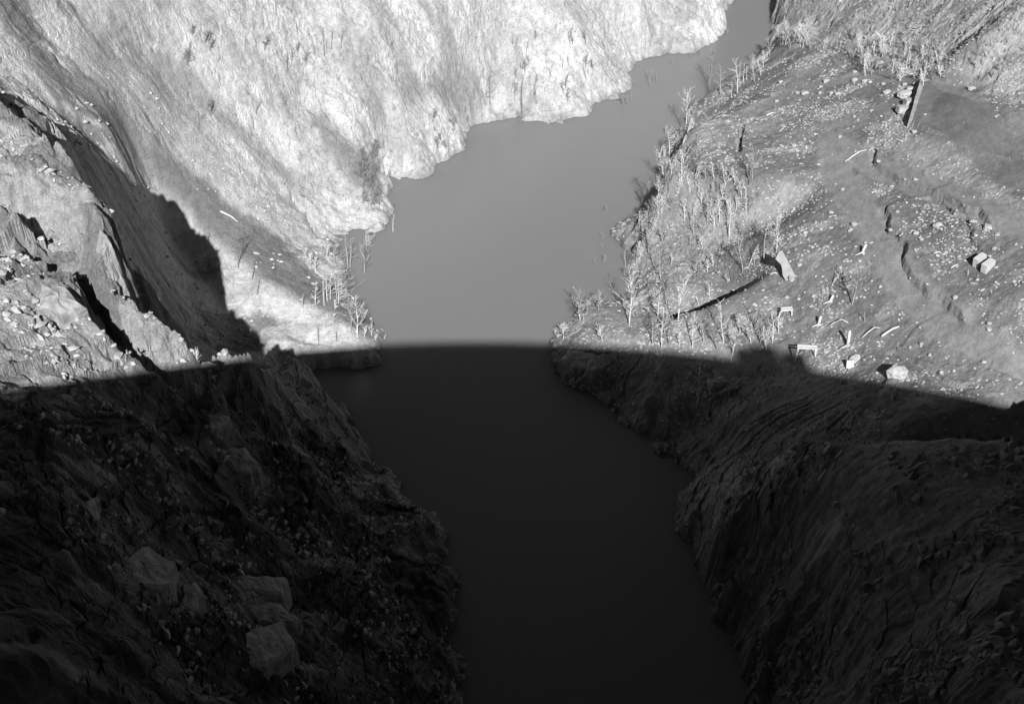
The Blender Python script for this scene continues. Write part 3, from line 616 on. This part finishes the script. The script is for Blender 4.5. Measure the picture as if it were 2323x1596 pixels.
T(c7, [(1105,480,1110,100,'stub'),(1125,540,1110,300,'fan'),(1035,300,1030,140,'side'),(1525,370,1520,80,'stub'),(1160,190,1150,20,'fan'),(1240,200,1240,0,'fan'),(910,640,905,500,'thin'),(1850,400,1860,40,'stub'),
       (2005,160,2000,0,'stub'),(1960,380,1950,220,'stub'),(1330,620,1330,520,'thin'),(1720,290,1690,60,'fan'),(1760,240,1760,30,'fan'),(1650,250,1660,20,'stub'),(1450,260,1430,60,'fan')], 'thicket')
T(c7, [(735,150,735,85,'fan'),(715,610,710,540,'side'),(640,630,600,585,'bush'),(700,480,680,455,'bush'),(700,380,620,345,'bush')], 'drownright')
T(c3, [(1280,1560,1270,1240,'fan'),(1455,1000,1480,650,'fan'),(1665,640,1715,290,'fan'),(1420,1500,1410,1180,'stub'),(1775,680,1770,420,'stub'),(1925,660,1920,350,'stub'),(1120,1590,1125,1440,'stub'),
       (1310,1250,1300,1020,'side'),(1260,1420,1200,1180,'fan'),(1210,1590,1215,1420,'fan')], 'rockshore')
T(c3, [(1950,600,1945,400,'thin'),(1980,560,1985,390,'thin'),(2140,500,2110,380,'fan'),(2060,1450,2065,1150,'fan'),(1870,700,1880,520,'thin'),(2010,540,2010,400,'thin'),(2220,330,2200,170,'fan'),(2080,560,2050,330,'fan'),(2160,430,2165,290,'fan')], 'terraceedge')
T(c3, [(1130,600,1140,430,'thin'),(1165,560,1165,440,'thin'),(1190,560,1190,450,'stub'),(1100,520,1105,440,'thin'),(890,770,880,690,'fan'),(960,730,965,640,'thin'),(920,770,925,690,'fan'),(1820,140,1835,70,'side'),(1600,330,1590,250,'thin'),(1510,350,1505,290,'thin'),(1330,400,1335,340,'thin')], 'farshore')
T(c8, [(925,1000,1000,670,'fan'),(285,1200,315,1060,'thin'),(1040,1140,1040,1060,'thin'),(740,820,860,700,'thin'),(1975,720,1978,690,'thin')], 'terrace')
T(cS, [(1560,520,1600,110,'stub'),(1845,420,1880,60,'stub'),(2060,560,2110,390,'bush'),(1180,240,1220,30,'fan'),(1060,560,1065,470,'thin'),(1750,330,1700,180,'side')], 'shade')
T(c2, [(510,260,520,70,'thin'),(600,240,610,70,'thin'),(320,190,290,70,'thin'),(1220,180,1225,70,'thin'),(2240,850,2250,450,'thin'),(2170,720,2175,540,'thin'),(1950,760,1950,480,'stub'),(1890,560,1895,400,'thin'),
       (2220,970,2225,860,'stub'),(990,1060,1000,850,'thin'),(930,1340,940,1090,'stub'),(870,1590,870,1380,'fan'),(910,1320,890,1100,'fan'),(800,1500,800,1200,'fan'),(1760,200,1790,100,'thin'),(1575,900,1580,780,'thin'),(110,470,100,240,'thin'),(150,400,160,220,'thin')], 'farwall')
# a few more of the same grey trunks where the photograph shows hatchings of them
rg = random.Random(21)
def scatter(n, x0, y0, x1, y1, hpx, styles, clump, slope=0):
    for _ in range(n):
        u = rg.uniform(x0, x1); v = rg.uniform(y0, y1) + slope * (u - x0); TREES.append(((u, v), (u + rg.uniform(-9, 9), v - rg.uniform(.55, 1) * hpx), rg.choice(styles), clump))
scatter(22, 815, 345, 878, 470, 42, ('fan', 'stub', 'side', 'thin'), 'leftcliff')
scatter(16, 980, 250, 1060, 350, 24, ('bush', 'fan'), 'covebrush')
scatter(26, 1150, 90, 1420, 240, 40, ('thin', 'stub'), 'farwall')
scatter(14, 420, 80, 700, 260, 38, ('thin', 'fan'), 'farwall')
scatter(34, 1485, 395, 1700, 500, 44, ('fan', 'stub', 'bush', 'side'), 'thicket')
scatter(16, 1440, 500, 1640, 620, 34, ('fan', 'bush', 'stub'), 'thicket')
scatter(14, 1500, 290, 1560, 420, 34, ('fan', 'side'), 'rockshore')
scatter(26, 1760, 80, 1870, 112, 40, ('fan', 'stub', 'bush'), 'rimbrush')
scatter(75, 1930, 85, 2140, 170, 38, ('fan', 'stub', 'bush'), 'rimbrush', .15)
scatter(10, 2130, 110, 2270, 170, 20, ('bush',), 'rimbrush', .2)
BASES = strike([t[0][0] for t in TREES], [t[0][1] for t in TREES])
WT = random.Random(5)
for (b, tp_, st, cl), base in zip(TREES, BASES):
    plant(base, tp_[0], tp_[1], st, cl, M_FARWOOD if cl in ('farwall', 'leftcliff', 'covebrush', 'slab', 'farshore', 'drownright') else WT.choice((M_WOOD, M_WOOD, M_WOOD, M_TWIG, M_FARWOOD) if cl in ('thicket', 'rimbrush', 'rockshore', 'shadeline') else (M_WOOD, M_TWIG)))

# ---- rocks
def rock_mesh(name, w, d, h, rg, m, boxy=.0):
    V, Fc = [], []; nu, nv = 8, 5
    for j in range(nv + 1):
        ph = math.pi * j / nv
        for i in range(nu):
            t = 2 * math.pi * (i + .5 * (j % 2)) / nu
            c = Vector((math.cos(t) * math.sin(ph), math.sin(t) * math.sin(ph), math.cos(ph)))
            e = .55 + .45 * (1 - boxy)
            c = Vector([math.copysign(abs(q) ** e, q) for q in c])
            k = 1 + rg.uniform(-.17, .17); V.append(Vector((c.x * w / 2 * k, c.y * d / 2 * k, c.z * h / 2 * (1 + rg.uniform(-.12, .12)))))
    for j in range(nv):
        for i in range(nu):
            a = j * nu + i; b = j * nu + (i + 1) % nu
            Fc += [(a, a + nu, b + nu), (a, b + nu, b)]
    return new_mesh(name, V, Fc, m)
ROCKS4 = [(1240,660,70),(1450,637,75),(1405,692,125),(1405,590,50),(1500,583,65),(795,675,50),(735,670,42),(635,665,42),(500,670,70),(950,475,40),(1180,392,60),(400,1145,50),(430,1190,40),(945,880,30),(1190,875,28),
 (950,550,60),(1040,560,55),(1090,568,40),(1210,585,48),(1490,1018,50),(1165,1285,45),(1405,1445,30),(1285,1512,45),(1500,1450,40),(590,1040,35),(815,1062,40),(620,710,25),(810,715,22),(1340,890,22),(840,1540,40),(775,1490,24),
 (1010,610,30),(1230,950,22),(2010,630,80),(690,560,60),(640,610,40),(280,565,45),(240,740,40),(430,665,40)]
ROCKS8 = [(150,30,45),(735,160,45),(1335,155,40),(1860,175,35),(2020,243,55),(2160,305,90),(2240,365,42),(2215,490,45),(945,270,62),(645,310,50),(735,300,40),(910,322,48),(500,345,45),(370,380,30),(735,430,25),(565,475,35),
 (1045,433,35),(1030,490,35),(958,468,30),(855,600,32),(885,603,30),(365,603,30),(450,638,40),(1125,550,22),(1505,350,50),(1555,405,45),(1280,320,58),(1700,280,80),(1700,550,40),(1780,590,25),(1810,610,35),(2175,555,35),(1415,260,30),
 (2060,768,35),(2075,860,25),(1860,930,50),(1460,755,35),(1605,810,30),(1180,835,40),(1105,780,25),(1165,880,25),(1005,920,25),(840,963,28),(335,930,45),(575,918,40),(440,945,35),(735,940,35),(495,883,22),(720,1040,22),(595,740,30),(660,740,30),
 (140,930,35),(745,545,25),(865,540,25),(1555,1350,45),(1630,1455,35),(2120,1515,52),(1450,1380,30),(710,1360,30),(925,1380,30),(400,1290,25),(475,1235,25),(1710,1335,25),(1510,1155,30),(1540,1200,25),(2170,1165,50),(2165,1220,48),(1265,1555,30)]
rk = [(c4(x, y), s_, 'upper') for x, y, s_ in ROCKS4] + [(c8(x, y), s_, 'lower') for x, y, s_ in ROCKS8]
RB = strike([r[0][0] for r in rk], [r[0][1] for r in rk])
PLACES = []
for (px, sz, z_), p in zip(rk, RB):
    rg = random.Random(int(px[0] * 17 + px[1] * 31)); w = sz * .25 * math.hypot(p[1], CAMZ - p[2]) / F * 1.05
    d = w * rg.uniform(.6, .85); hh = w * rg.uniform(.42, .62)
    o = bpy.data.objects.new('boulder', rock_mesh('boulder', w, d, hh, rg, M_STONE, rg.uniform(.2, .9))); COL.objects.link(o)
    o.location = (p[0], p[1], p[2] + hh * .26); o.rotation_euler = (rg.uniform(-.15, .15), rg.uniform(-.2, .2), rg.uniform(-.5, .9))
    PLACES.append((px[0], px[1], w, o))

def box_mesh(V, Fc, c, s, R=None, jit=0, rg=None):
    b = len(V)
    for x in (-.5, .5):
        for y in (-.5, .5):
            for z in (-.5, .5):
                v = Vector((x * s[0], y * s[1], z * s[2]))
                if jit: v += Vector([rg.uniform(-jit, jit) for _ in range(3)])
                if R: v = R @ v
                V.append(v + Vector(c))
    for f in ((0,1,3,2),(4,6,7,5),(0,4,5,1),(2,3,7,6),(0,2,6,4),(1,5,7,3)): Fc.append(tuple(b + k for k in f))
def place1(px): return strike([px[0]], [px[1]])[0]
# pair of concrete blocks near the right edge
for k, px in enumerate((c8(2075, 625), c8(2150, 675))):
    p = place1(px); V, Fc = [], []
    R = Matrix.Rotation(math.radians(38), 3, 'Z') @ Matrix.Rotation(math.radians(-7), 3, 'Y')
    box_mesh(V, Fc, (0, 0, .42), (1.35, .62, 1.05), R, .02, random.Random(k))
    me = new_mesh('concrete_block', V, Fc, M_WHITE); o = bpy.data.objects.new('concrete_block', me); COL.objects.link(o); o.location = p
    tag(o, ('pale square-edged concrete block with wedge shadow, upper left of the pair', 'pale square-edged concrete block with wedge shadow, lower right of the pair')[k], 'block', 'pair of pale concrete blocks')
# square blocks beside the retaining wall
for px, s_, lb in ((c4(1440, 775), (1.15, .9, .9), 'squared pale stone block leaning against the retaining wall'), (c4(1390, 830), (1.6, .8, .8), 'low pale slab with black shadow left of the wall foot')):
    p = place1(px); V, Fc = [], []; box_mesh(V, Fc, (0, 0, s_[2] * .4), s_, Matrix.Rotation(.12, 3, 'Z'), .06, random.Random(5))
    o = bpy.data.objects.new('stone_block', new_mesh('stone_block', V, Fc, M_STONE)); COL.objects.link(o); o.location = p; tag(o, lb, 'stone block')
# upright smooth slab with its broken foot
p = place1(c8(345, 765)); V, Fc = [], []
prof = [(-1.35, 3.9), (-.95, 4.15), (-.35, 3.05), (.55, 1.2), (.95, .45), (.3, .0), (-.35, -.15), (-.75, .6), (-.85, 1.5), (-1.0, 2.1), (-1.75, 2.9)]
tl = Matrix.Rotation(math.radians(-30), 3, 'X')
root = empty('rock_slab', p); tag(root, 'tall smooth pale slab leaning on the terrace at the ledge corner', 'slab')
n_ = len(prof); V = [tl @ Vector((x * .85, -.22, z * .78)) for x, z in prof] + [tl @ Vector((x * .85, .22, z * .78)) for x, z in prof]
Fc = [tuple(range(n_)), tuple(range(n_, 2 * n_))[::-1]] + [(i, i + n_, (i + 1) % n_ + n_, (i + 1) % n_) for i in range(n_)]
mesh_obj('slab_face', V, Fc, M_CONC, root)
V, Fc = [], []; rg = random.Random(3)
for k in range(9):
    box_mesh(V, Fc, (rg.uniform(-.3, 1.3), rg.uniform(-.4, .2), rg.uniform(0, .5)), (rg.uniform(.3, .6), rg.uniform(.2, .5), rg.uniform(.2, .5)), Matrix.Rotation(rg.uniform(0, 3), 3, 'Z') @ Matrix.Rotation(rg.uniform(-.5, .5), 3, 'X'), .06, rg)
mesh_obj('broken_foot', V, Fc, M_STONE, root)
# bright square board at the edge of the shade, slab behind it
p = place1(c8(900, 1555)); V, Fc = [], []; box_mesh(V, Fc, (0, 0, .35), (.72, .3, .78), Matrix.Rotation(math.radians(-22), 3, 'X'), .015, random.Random(9))
o = bpy.data.objects.new('board', new_mesh('board', V, Fc, M_WHITE)); COL.objects.link(o); o.location = p; tag(o, 'bright white square board at the edge of the shade', 'board')
p = place1(c8(950, 1490)); o = bpy.data.objects.new('boulder', rock_mesh('boulder', 1.3, .9, .5, random.Random(4), M_STONE, .6)); COL.objects.link(o); o.location = p; o.rotation_euler = (.2, -.3, .7)
tag(o, 'ragged pale stone just behind the bright white board', 'boulder')
p = place1(cS(2100 + 1150, 250)) if False else place1(((3000 + 1330 / 2.267) * .56714, (1400 + 240 / 2.267) * .56714))
o = bpy.data.objects.new('boulder', rock_mesh('boulder', 2.1, 1.5, 1.6, random.Random(14), M_STONE, .5)); COL.objects.link(o); o.location = (p[0], p[1], p[2] + .4)
tag(o, 'big pale rounded boulder half in the shade at right', 'boulder')
# wooden frames
def frame(px, w, h, lb, seed):
    p = place1(px); root = empty('wooden_frame', p); tag(root, lb, 'frame', 'broken timber frames'); rg = random.Random(seed); rz = Matrix.Rotation(rg.uniform(-.1, .15), 3, 'Z')
    for i, (c, s_, rx) in enumerate((((0, 0, h), (w * 1.05, .16, .13), 0), ((.03, .38, h + .02), (w, .14, .12), .0))):
        V, Fc = [], []; box_mesh(V, Fc, c, s_, rz, .01, rg); mesh_obj('rail', V, Fc, M_WOOD, root)
    for x, le in ((-w * .46, -.16), (w * .42, .12)):
        V, Fc = [], []; tube(V, Fc, [Vector((x + le * 1.3, -.05, -.2)), Vector((x, 0, h - .07))], [.085, .075], 5); mesh_obj('leg', V, Fc, M_WOOD, root)
frame(c8(505, 1490), 2.0, 1.45, 'broken timber frame on two legs at the edge of the shade', 1)
frame(c8(325, 1100), 1.25, .85, 'small timber frame behind the shore trees, the higher one', 2)
# snags and logs
def stick(name, pa, pb, r, lb, cat, rise=.1, mat_=None):
    a, b = strike([pa[0], pb[0]], [pa[1], pb[1]]); a = Vector(a); b = Vector(b) - a; V, Fc = [], []
    tube(V, Fc, [Vector((0, 0, r * .5)), b * .3 + Vector((0, 0, r + rise * .6)), b * .62 + Vector((.05, .05, r + rise)), b + Vector((0, 0, r * .6))], [r, r * .95, r * .8, r * .55], 6)
    o = bpy.data.objects.new(name, new_mesh(name, V, Fc, mat_ or M_WOOD, True)); COL.objects.link(o); o.location = a; tag(o, lb, cat); return o
stick('log', c8(1190, 1285), c8(1350, 1195), .13, 'long bleached log lying across the dark hollow on the terrace', 'log')
stick('log', c8(170, 724), c8(245, 714), .09, 'short bleached plank lying left of the tall leaning slab foot', 'log')
stick('log', c8(1660, 533), c8(1735, 527), .07, 'thin straight pale stick right of the torn earth crack', 'stick')
stick('log', c8(1820, 664), c8(1885, 640), .07, 'thin slanting pale stick left of the two concrete blocks', 'stick')
stick('log', c5(1772, 150), c5(1930, 247), .11, 'straight pale log lying down the grey scree left of the river', 'log')
stick('log', c7(1110, 245), c7(1430, 98), .13, 'fallen pale trunk lying through the shore thicket', 'log')
stick('log', c4(150, 868), c4(230, 845), .09, 'thin pale log on the upper left of the terrace', 'log')
stick('log', c4(860, 1288), c4(1060, 1180), .08, 'crooked pale branch lying below the torn bank', 'branch', .3)
stick('log', c8(1010, 1300), c8(1180, 1205), .07, 'arched thin branch left of the dark hollow', 'branch', .5)
stick('log', c8(700, 1200), c8(890, 1160), .08, 'arched pale branch above the broken snag', 'branch', .6)
stick('log', ((3000 + 620 / 2.267) * .56714, (1400 + 1190 / 2.267) * .56714), ((3000 + 830 / 2.267) * .56714, (1400 + 920 / 2.267) * .56714), .13, 'long curved log lying in the deep shade at right', 'log')
def snag(px, h, lean, lb):
    p = place1(px); V, Fc = [], []; tube(V, Fc, [Vector((0, 0, -.2)), Vector((lean * .4, 0, h * .45)), Vector((lean, 0, h))], [.19, .15, .11], 7)
    tube(V, Fc, [Vector((0, 0, .1)), Vector((-.45, -.2, .0)), Vector((-.8, -.3, -.1))], [.1, .07, .03], 5); tube(V, Fc, [Vector((0, 0, .1)), Vector((.4, -.25, .0)), Vector((.7, -.4, -.1))], [.1, .07, .03], 5)
    o = bpy.data.objects.new('stump', new_mesh('stump', V, Fc, M_WOOD, True)); COL.objects.link(o); o.location = p; tag(o, lb, 'stump')
snag(c8(620, 1175), 1.1, .12, 'short pale stump beside a dark hole on the lower terrace')
snag(c8(885, 1365), 1.9, -.05, 'upright broken snag left of the dark hollow')
snag(c8(1015, 525), 1.1, .3, 'short leaning stump left of the diagonal path')
snag(c8(725, 965), .8, .25, 'small forked stump on the open middle of the terrace')

# tilted slabs and outcrops that stand out of the banks
OUT = [([(282,1259),(345,1275),(402,1314),(389,1359),(332,1354),(264,1329)], 'broad pale slab in the deep shade at lower left'),
 ([(427,1324),(455,1340),(467,1384),(440,1396),(407,1369)], 'small rounded pale slab just right of the broad one at lower left'),
 ([(527,1304),(585,1325),(660,1365),(640,1378),(552,1344)], 'long narrow pale ledge in the shade, upper of two at lower left'),
 ([(552,1359),(637,1397),(690,1434),(640,1445),(590,1420)], 'long pale ledge in the shade, lower of two at lower left'),
 ([(175,1146),(222,1149),(222,1169),(197,1176)], 'small pale block alone in the shade at far left'),
 ([(457,929),(522,959),(530,985),(475,975)], 'dull slab in the shade below the lit left rock'),
 ([(500,1005),(560,1030),(600,1090),(570,1105),(520,1060)], 'dull upright slab in the middle of the shaded left bank'),
 ([(545,1425),(640,1450),(680,1500),(620,1530),(560,1500)], 'rough pale slab at the bottom of the shaded left bank'),
 ([(1291,794),(1350,806),(1358,835),(1300,850),(1260,842)], 'cracked pale rock face just under the shade edge on the right point'),
 ([(2009,862),(2042,864),(2029,909),(2006,900)], 'pale pillar of rock below the half shaded boulder'),
 ([(1600,866),(1640,860),(1655,872),(1610,888)], 'pale slab in the shade behind the thin shaded trees'),
 ([(90,640),(150,660),(200,720),(150,740),(95,700)], 'sunlit pale slab at the left edge above the shade line')]
for pix, lb in OUT:
    pp = strike([q[0] for q in pix], [q[1] for q in pix]); c = pp.mean(0); rg = random.Random(int(c[0] * 91 + c[1] * 13) & 0xffff)
    ring = []
    for i in range(len(pp)):
        a, b = pp[i], pp[(i + 1) % len(pp)]
        for t in (0, .35, .7): q = a * (1 - t) + b * t; ring.append(q + np.array([rg.uniform(-.18, .18), rg.uniform(-.18, .18), 0]))
    ring = np.array(ring); A = np.c_[ring[:, :2] - c[:2], np.ones(len(ring))]; co_, *_ = np.linalg.lstsq(A, ring[:, 2], rcond=None)
    co_[:2] *= .62; lift = .25 + .3 * np.ptp(ring[:, 2] - A @ co_)
    top = lambda x, y: c[2] + (co_[0] * x + co_[1] * y) + lift
    V, Fc = [], []; n_ = len(ring)
    for f, dz in ((1.06, -2.6), (1.0, -.25), (.9, .0), (.55, .12), (.22, .16)):
        for k, q in enumerate(ring):
            x, y = (q[0] - c[0]) * f, (q[1] - c[1]) * f
            V.append((x + c[0] - c[0], y, top(x, y) + dz + rg.uniform(-.09, .09) * (2 if dz < -.1 else 1) - c[2]))
    V.append((0, 0, top(0, 0) + .15 - c[2]))
    for j in range(4):
        for k in range(n_):
            a = j * n_ + k; b = j * n_ + (k + 1) % n_; Fc += [(a, b, b + n_), (a, b + n_, a + n_)]
    for k in range(n_): Fc.append((4 * n_ + k, 4 * n_ + (k + 1) % n_, 5 * n_))
    o = bpy.data.objects.new('rock_outcrop', new_mesh('rock_outcrop', V, Fc, M_OUT)); COL.objects.link(o); o.location = tuple(c); tag(o, lb, 'rock slab')

# retaining wall in front of the level platform
wa, wb = Vector((*PLAT[0], 0)), Vector((*PLAT[1], 0)); V, Fc = [], []; rg = random.Random(8); n_ = 12; dv = (wb - wa).normalized(); nv_ = Vector((-dv.y, dv.x, 0))
for i in range(n_ + 1):
    q = wa.lerp(wb, i / n_); zt = 18.82 + .28 * (q.x - 47) + rg.uniform(-.05, .05); zb = float(height(np.array([q.x - .8]), np.array([q.y]))[0]) - .8
    for s_, z in ((.42, zb), (.30, zt), (-.15, zt), (-.15, zb)):
        j = rg.uniform(-.05, .05); V.append(q + nv_ * (s_ + j) + Vector((0, 0, z)))
for i in range(n_):
    for k in range(4):
        a = i * 4 + k; b = i * 4 + (k + 1) % 4; Fc.append((a, b, b + 4, a + 4))
Fc += [(3, 2, 1, 0), (n_ * 4, n_ * 4 + 1, n_ * 4 + 2, n_ * 4 + 3)]
o = mesh_obj('retaining_wall', V, Fc, M_CONC); tag(o, 'straight low retaining wall with a black shaded face at upper right', 'wall')

# ------------------------------------------------------------------ uncounted litter: stones and dry brush
def litter(name, n, region, size, m, seed, dens=None, flat=.5):
    rs = np.random.RandomState(seed); x0, x1, y0, y1 = region
    x = rs.uniform(x0, x1, n * 6); y = rs.uniform(y0, y1, n * 6); hh, zm_, am, pm_, rt, ins_ = height(x, y, True)
    ok = (hh > .15) & (rs.rand(len(x)) < dens(x, y, am, pm_, rt, ins_, hh)); x, y, hh = x[ok][:n], y[ok][:n], hh[ok][:n]; k = len(x)
    base = np.array([(1, 0, -.2), (.4, .9, 0), (-.5, .8, -.1), (-1, -.1, 0), (-.3, -.9, -.2), (.6, -.8, 0), (.3, .3, .8), (-.35, -.2, .9), (0, 0, -.6)], float)
    fc = np.array([(0,1,6),(1,2,6),(2,7,6),(2,3,7),(3,4,7),(4,5,7),(5,6,7),(5,0,6)])
    s_ = size[0] + (size[1] - size[0]) * rs.rand(k) ** 3.2; an = rs.rand(k) * 6.28
    v = base[None] * (1 + rs.uniform(-.3, .3, (k, 9, 3))) * s_[:, None, None] * np.stack([rs.uniform(.7, 1.4, k), rs.uniform(.5, .9, k), rs.uniform(.8, 1.3, k) * flat], -1)[:, None]
    c, s2 = np.cos(an)[:, None], np.sin(an)[:, None]
    v = np.stack([v[..., 0] * c - v[..., 1] * s2 + x[:, None], v[..., 0] * s2 + v[..., 1] * c + y[:, None], v[..., 2] + hh[:, None]], -1).reshape(-1, 3)
    f = (fc[None] + 9 * np.arange(k)[:, None, None]).reshape(-1, 3)
    me = bpy.data.meshes.new(name); me.from_pydata(v.tolist(), [], f.tolist()); me.materials.append(m); me.update()
    o = bpy.data.objects.new(name, me); COL.objects.link(o); o['kind'] = 'stuff'; return o
o = litter('loose_stones', 30000, (0, 64, 92, 180), (.04, .26), M_PEBBLE, 3, lambda x, y, am, pm_, rt, i, zs_: (rt > .5) * (.10 + .9 * sst(-.1, .5, fbm(x / 7, y / 5, 241, 3)) + .3 * am + .5 * (zs_ < 1.0)) * (1 - .93 * (pm_ > .3)) * (1 - .95 * i) * (1 - .9 * (bil(ZS, x, y) > .4)))
o = litter('rubble', 7000, (-46, -2, 52, 150), (.06, .42), M_RUBBLE, 4, lambda x, y, am, pm_, rt, i, zs_: (rt < .5) * (.15 + .85 * sst(108, 96, y)) * ((zs_ < .9) + sst(-.1, .5, fbm(x / 6, y / 5, 341, 3))), .6)
litter('rock_debris', 6000, (-40, 48, 50, 112), (.12, .75), M_DEBRIS, 9, lambda x, y, am, pm_, rt, i, zs_: sst(-.1, .5, fbm(x / 6, y / 6, 441, 4)) * np.where(rt > .5, .9, .6 * am) * ((y < 99) | (rt < .5)) * (zs_ < 36) * (y < 92), .7)
def brush(name, n, pixbox, size, m, seed):
    rs = random.Random(seed); us = [rs.uniform(pixbox[0], pixbox[2]) for _ in range(n)]; vs = [rs.uniform(pixbox[1], pixbox[3]) for _ in range(n)]
    B = strike(us, vs); V, Fc = [], []
    for b in B:
        if b[2] < .3: continue
        for k in range(rs.randint(3, 6)):
            a = rs.uniform(0, 6.28); l = rs.uniform(*size); r = .022; d = Vector((math.cos(a) * .45, math.sin(a) * .45, 1)).normalized(); p = Vector(b) - Vector((0, 0, .1)); e = p + d * l; g = len(V)
            V += [p + Vector((r, 0, 0)), p + Vector((-r, r, 0)), p + Vector((0, -r, 0)), e]; Fc += [(g, g + 1, g + 3), (g + 1, g + 2, g + 3), (g + 2, g, g + 3)]
    return V, Fc
V, Fc = [], []
for n, bx, sz, sd_ in ((420, (700, 60, 1430, 300), (.25, .7), 1), (260, (300, 60, 760, 520), (.25, .7), 2), (350, (1490, 400, 1720, 640), (.5, 1.3), 3), (500, (1760, 0, 2323, 150), (.5, 1.5), 4), (260, (820, 300, 1060, 500), (.5, 1.3), 5)):
    v2, f2_ = brush('b', n, bx, sz, None, sd_); g = len(V); V += v2; Fc += [tuple(g + k for k in f) for f in f2_]
o = mesh_obj('dry_brush', V, Fc, M_FARWOOD); o['kind'] = 'stuff'

# ------------------------------------------------------------------ names that single each tree and rock out
ORD = ['first', 'second', 'third', 'fourth', 'fifth', 'sixth', 'seventh', 'eighth', 'ninth', 'tenth', 'eleventh', 'twelfth', 'thirteenth', 'fourteenth', 'fifteenth', 'sixteenth', 'seventeenth', 'eighteenth', 'nineteenth', 'twentieth']
def ordi(k):
    if k < 20: return ORD[k]
    k += 1; return '%d%s' % (k, {1: 'st', 2: 'nd', 3: 'rd'}.get(k % 10, 'th') if k % 100 not in (11, 12, 13) else 'th')
WHERE = {'drown': 'standing in the water off the left bank', 'leftshore': 'along the left shore above the scree', 'leftpoint': 'on the left point by the water',
 'slab': 'on the pale slab of the left bank', 'ribshrub': 'on the shaded left rib', 'rightpoint': 'on the right point by the water', 'shadeline': 'along the shade edge on the right bank',
 'cleft': 'beside the black cleft on the right', 'thicket': 'in the dense thicket on the right shore', 'drownright': 'rising from the water off the right shore', 'rockshore': 'on the rocky right shore by the dark water',
 'terraceedge': 'on the upper river edge of the terrace', 'farshore': 'at the far water edge', 'terrace': 'on the open grey terrace', 'shade': 'in the deep shade on the right bank',
 'farwall': 'on the bright far wall', 'leftcliff': 'at the foot of the bright left cliff', 'covebrush': 'at the bright cove shore', 'rimbrush': 'behind the rim of the terrace'}
for cl, lst in CLUMPS.items():
    lst.sort(key=lambda q: q[0]); small = cl in ('ribshrub', 'covebrush')
    for i, (u, h, root) in enumerate(lst):
        pos = ordi(i) + ' from the left' if i < len(lst) / 2 else (ordi(len(lst) - 1 - i) + ' from the right')
        pos = pos.replace('first from the left', 'leftmost').replace('first from the right', 'rightmost')
        root['label'] = ('bare bush ' if small else 'bare dead tree ') + WHERE[cl] + ', ' + pos; root['category'] = 'bush' if small else 'tree'; root['group'] = 'bare trees ' + WHERE[cl]
        if small: root.name = 'bare_bush'
PLACES.sort(key=lambda q: q[1]); rows = [PLACES[i:i + 12] for i in range(0, len(PLACES), 12)]
BAND = ['under the terrace rim', 'beside the retaining wall level', 'below the retaining wall', 'above the path fork', 'level with the path fork', 'beside the upper path', 'level with the leaning slab', 'below the leaning slab', 'in the lower terrace']
for r, row in enumerate(rows):
    row.sort(key=lambda q: q[0])
    for i, (u, v, w, o) in enumerate(row):
        pos = 'leftmost' if i == 0 else 'rightmost' if i == len(row) - 1 else ordi(i) + ' from the left'
        tag(o, '%s pale boulder %s, %s of its row' % ('large' if w > 1.3 else 'small' if w < .7 else 'squat', BAND[min(r, len(BAND) - 1)], pos), 'boulder', 'pale boulders on the terrace ' + BAND[min(r, len(BAND) - 1)])
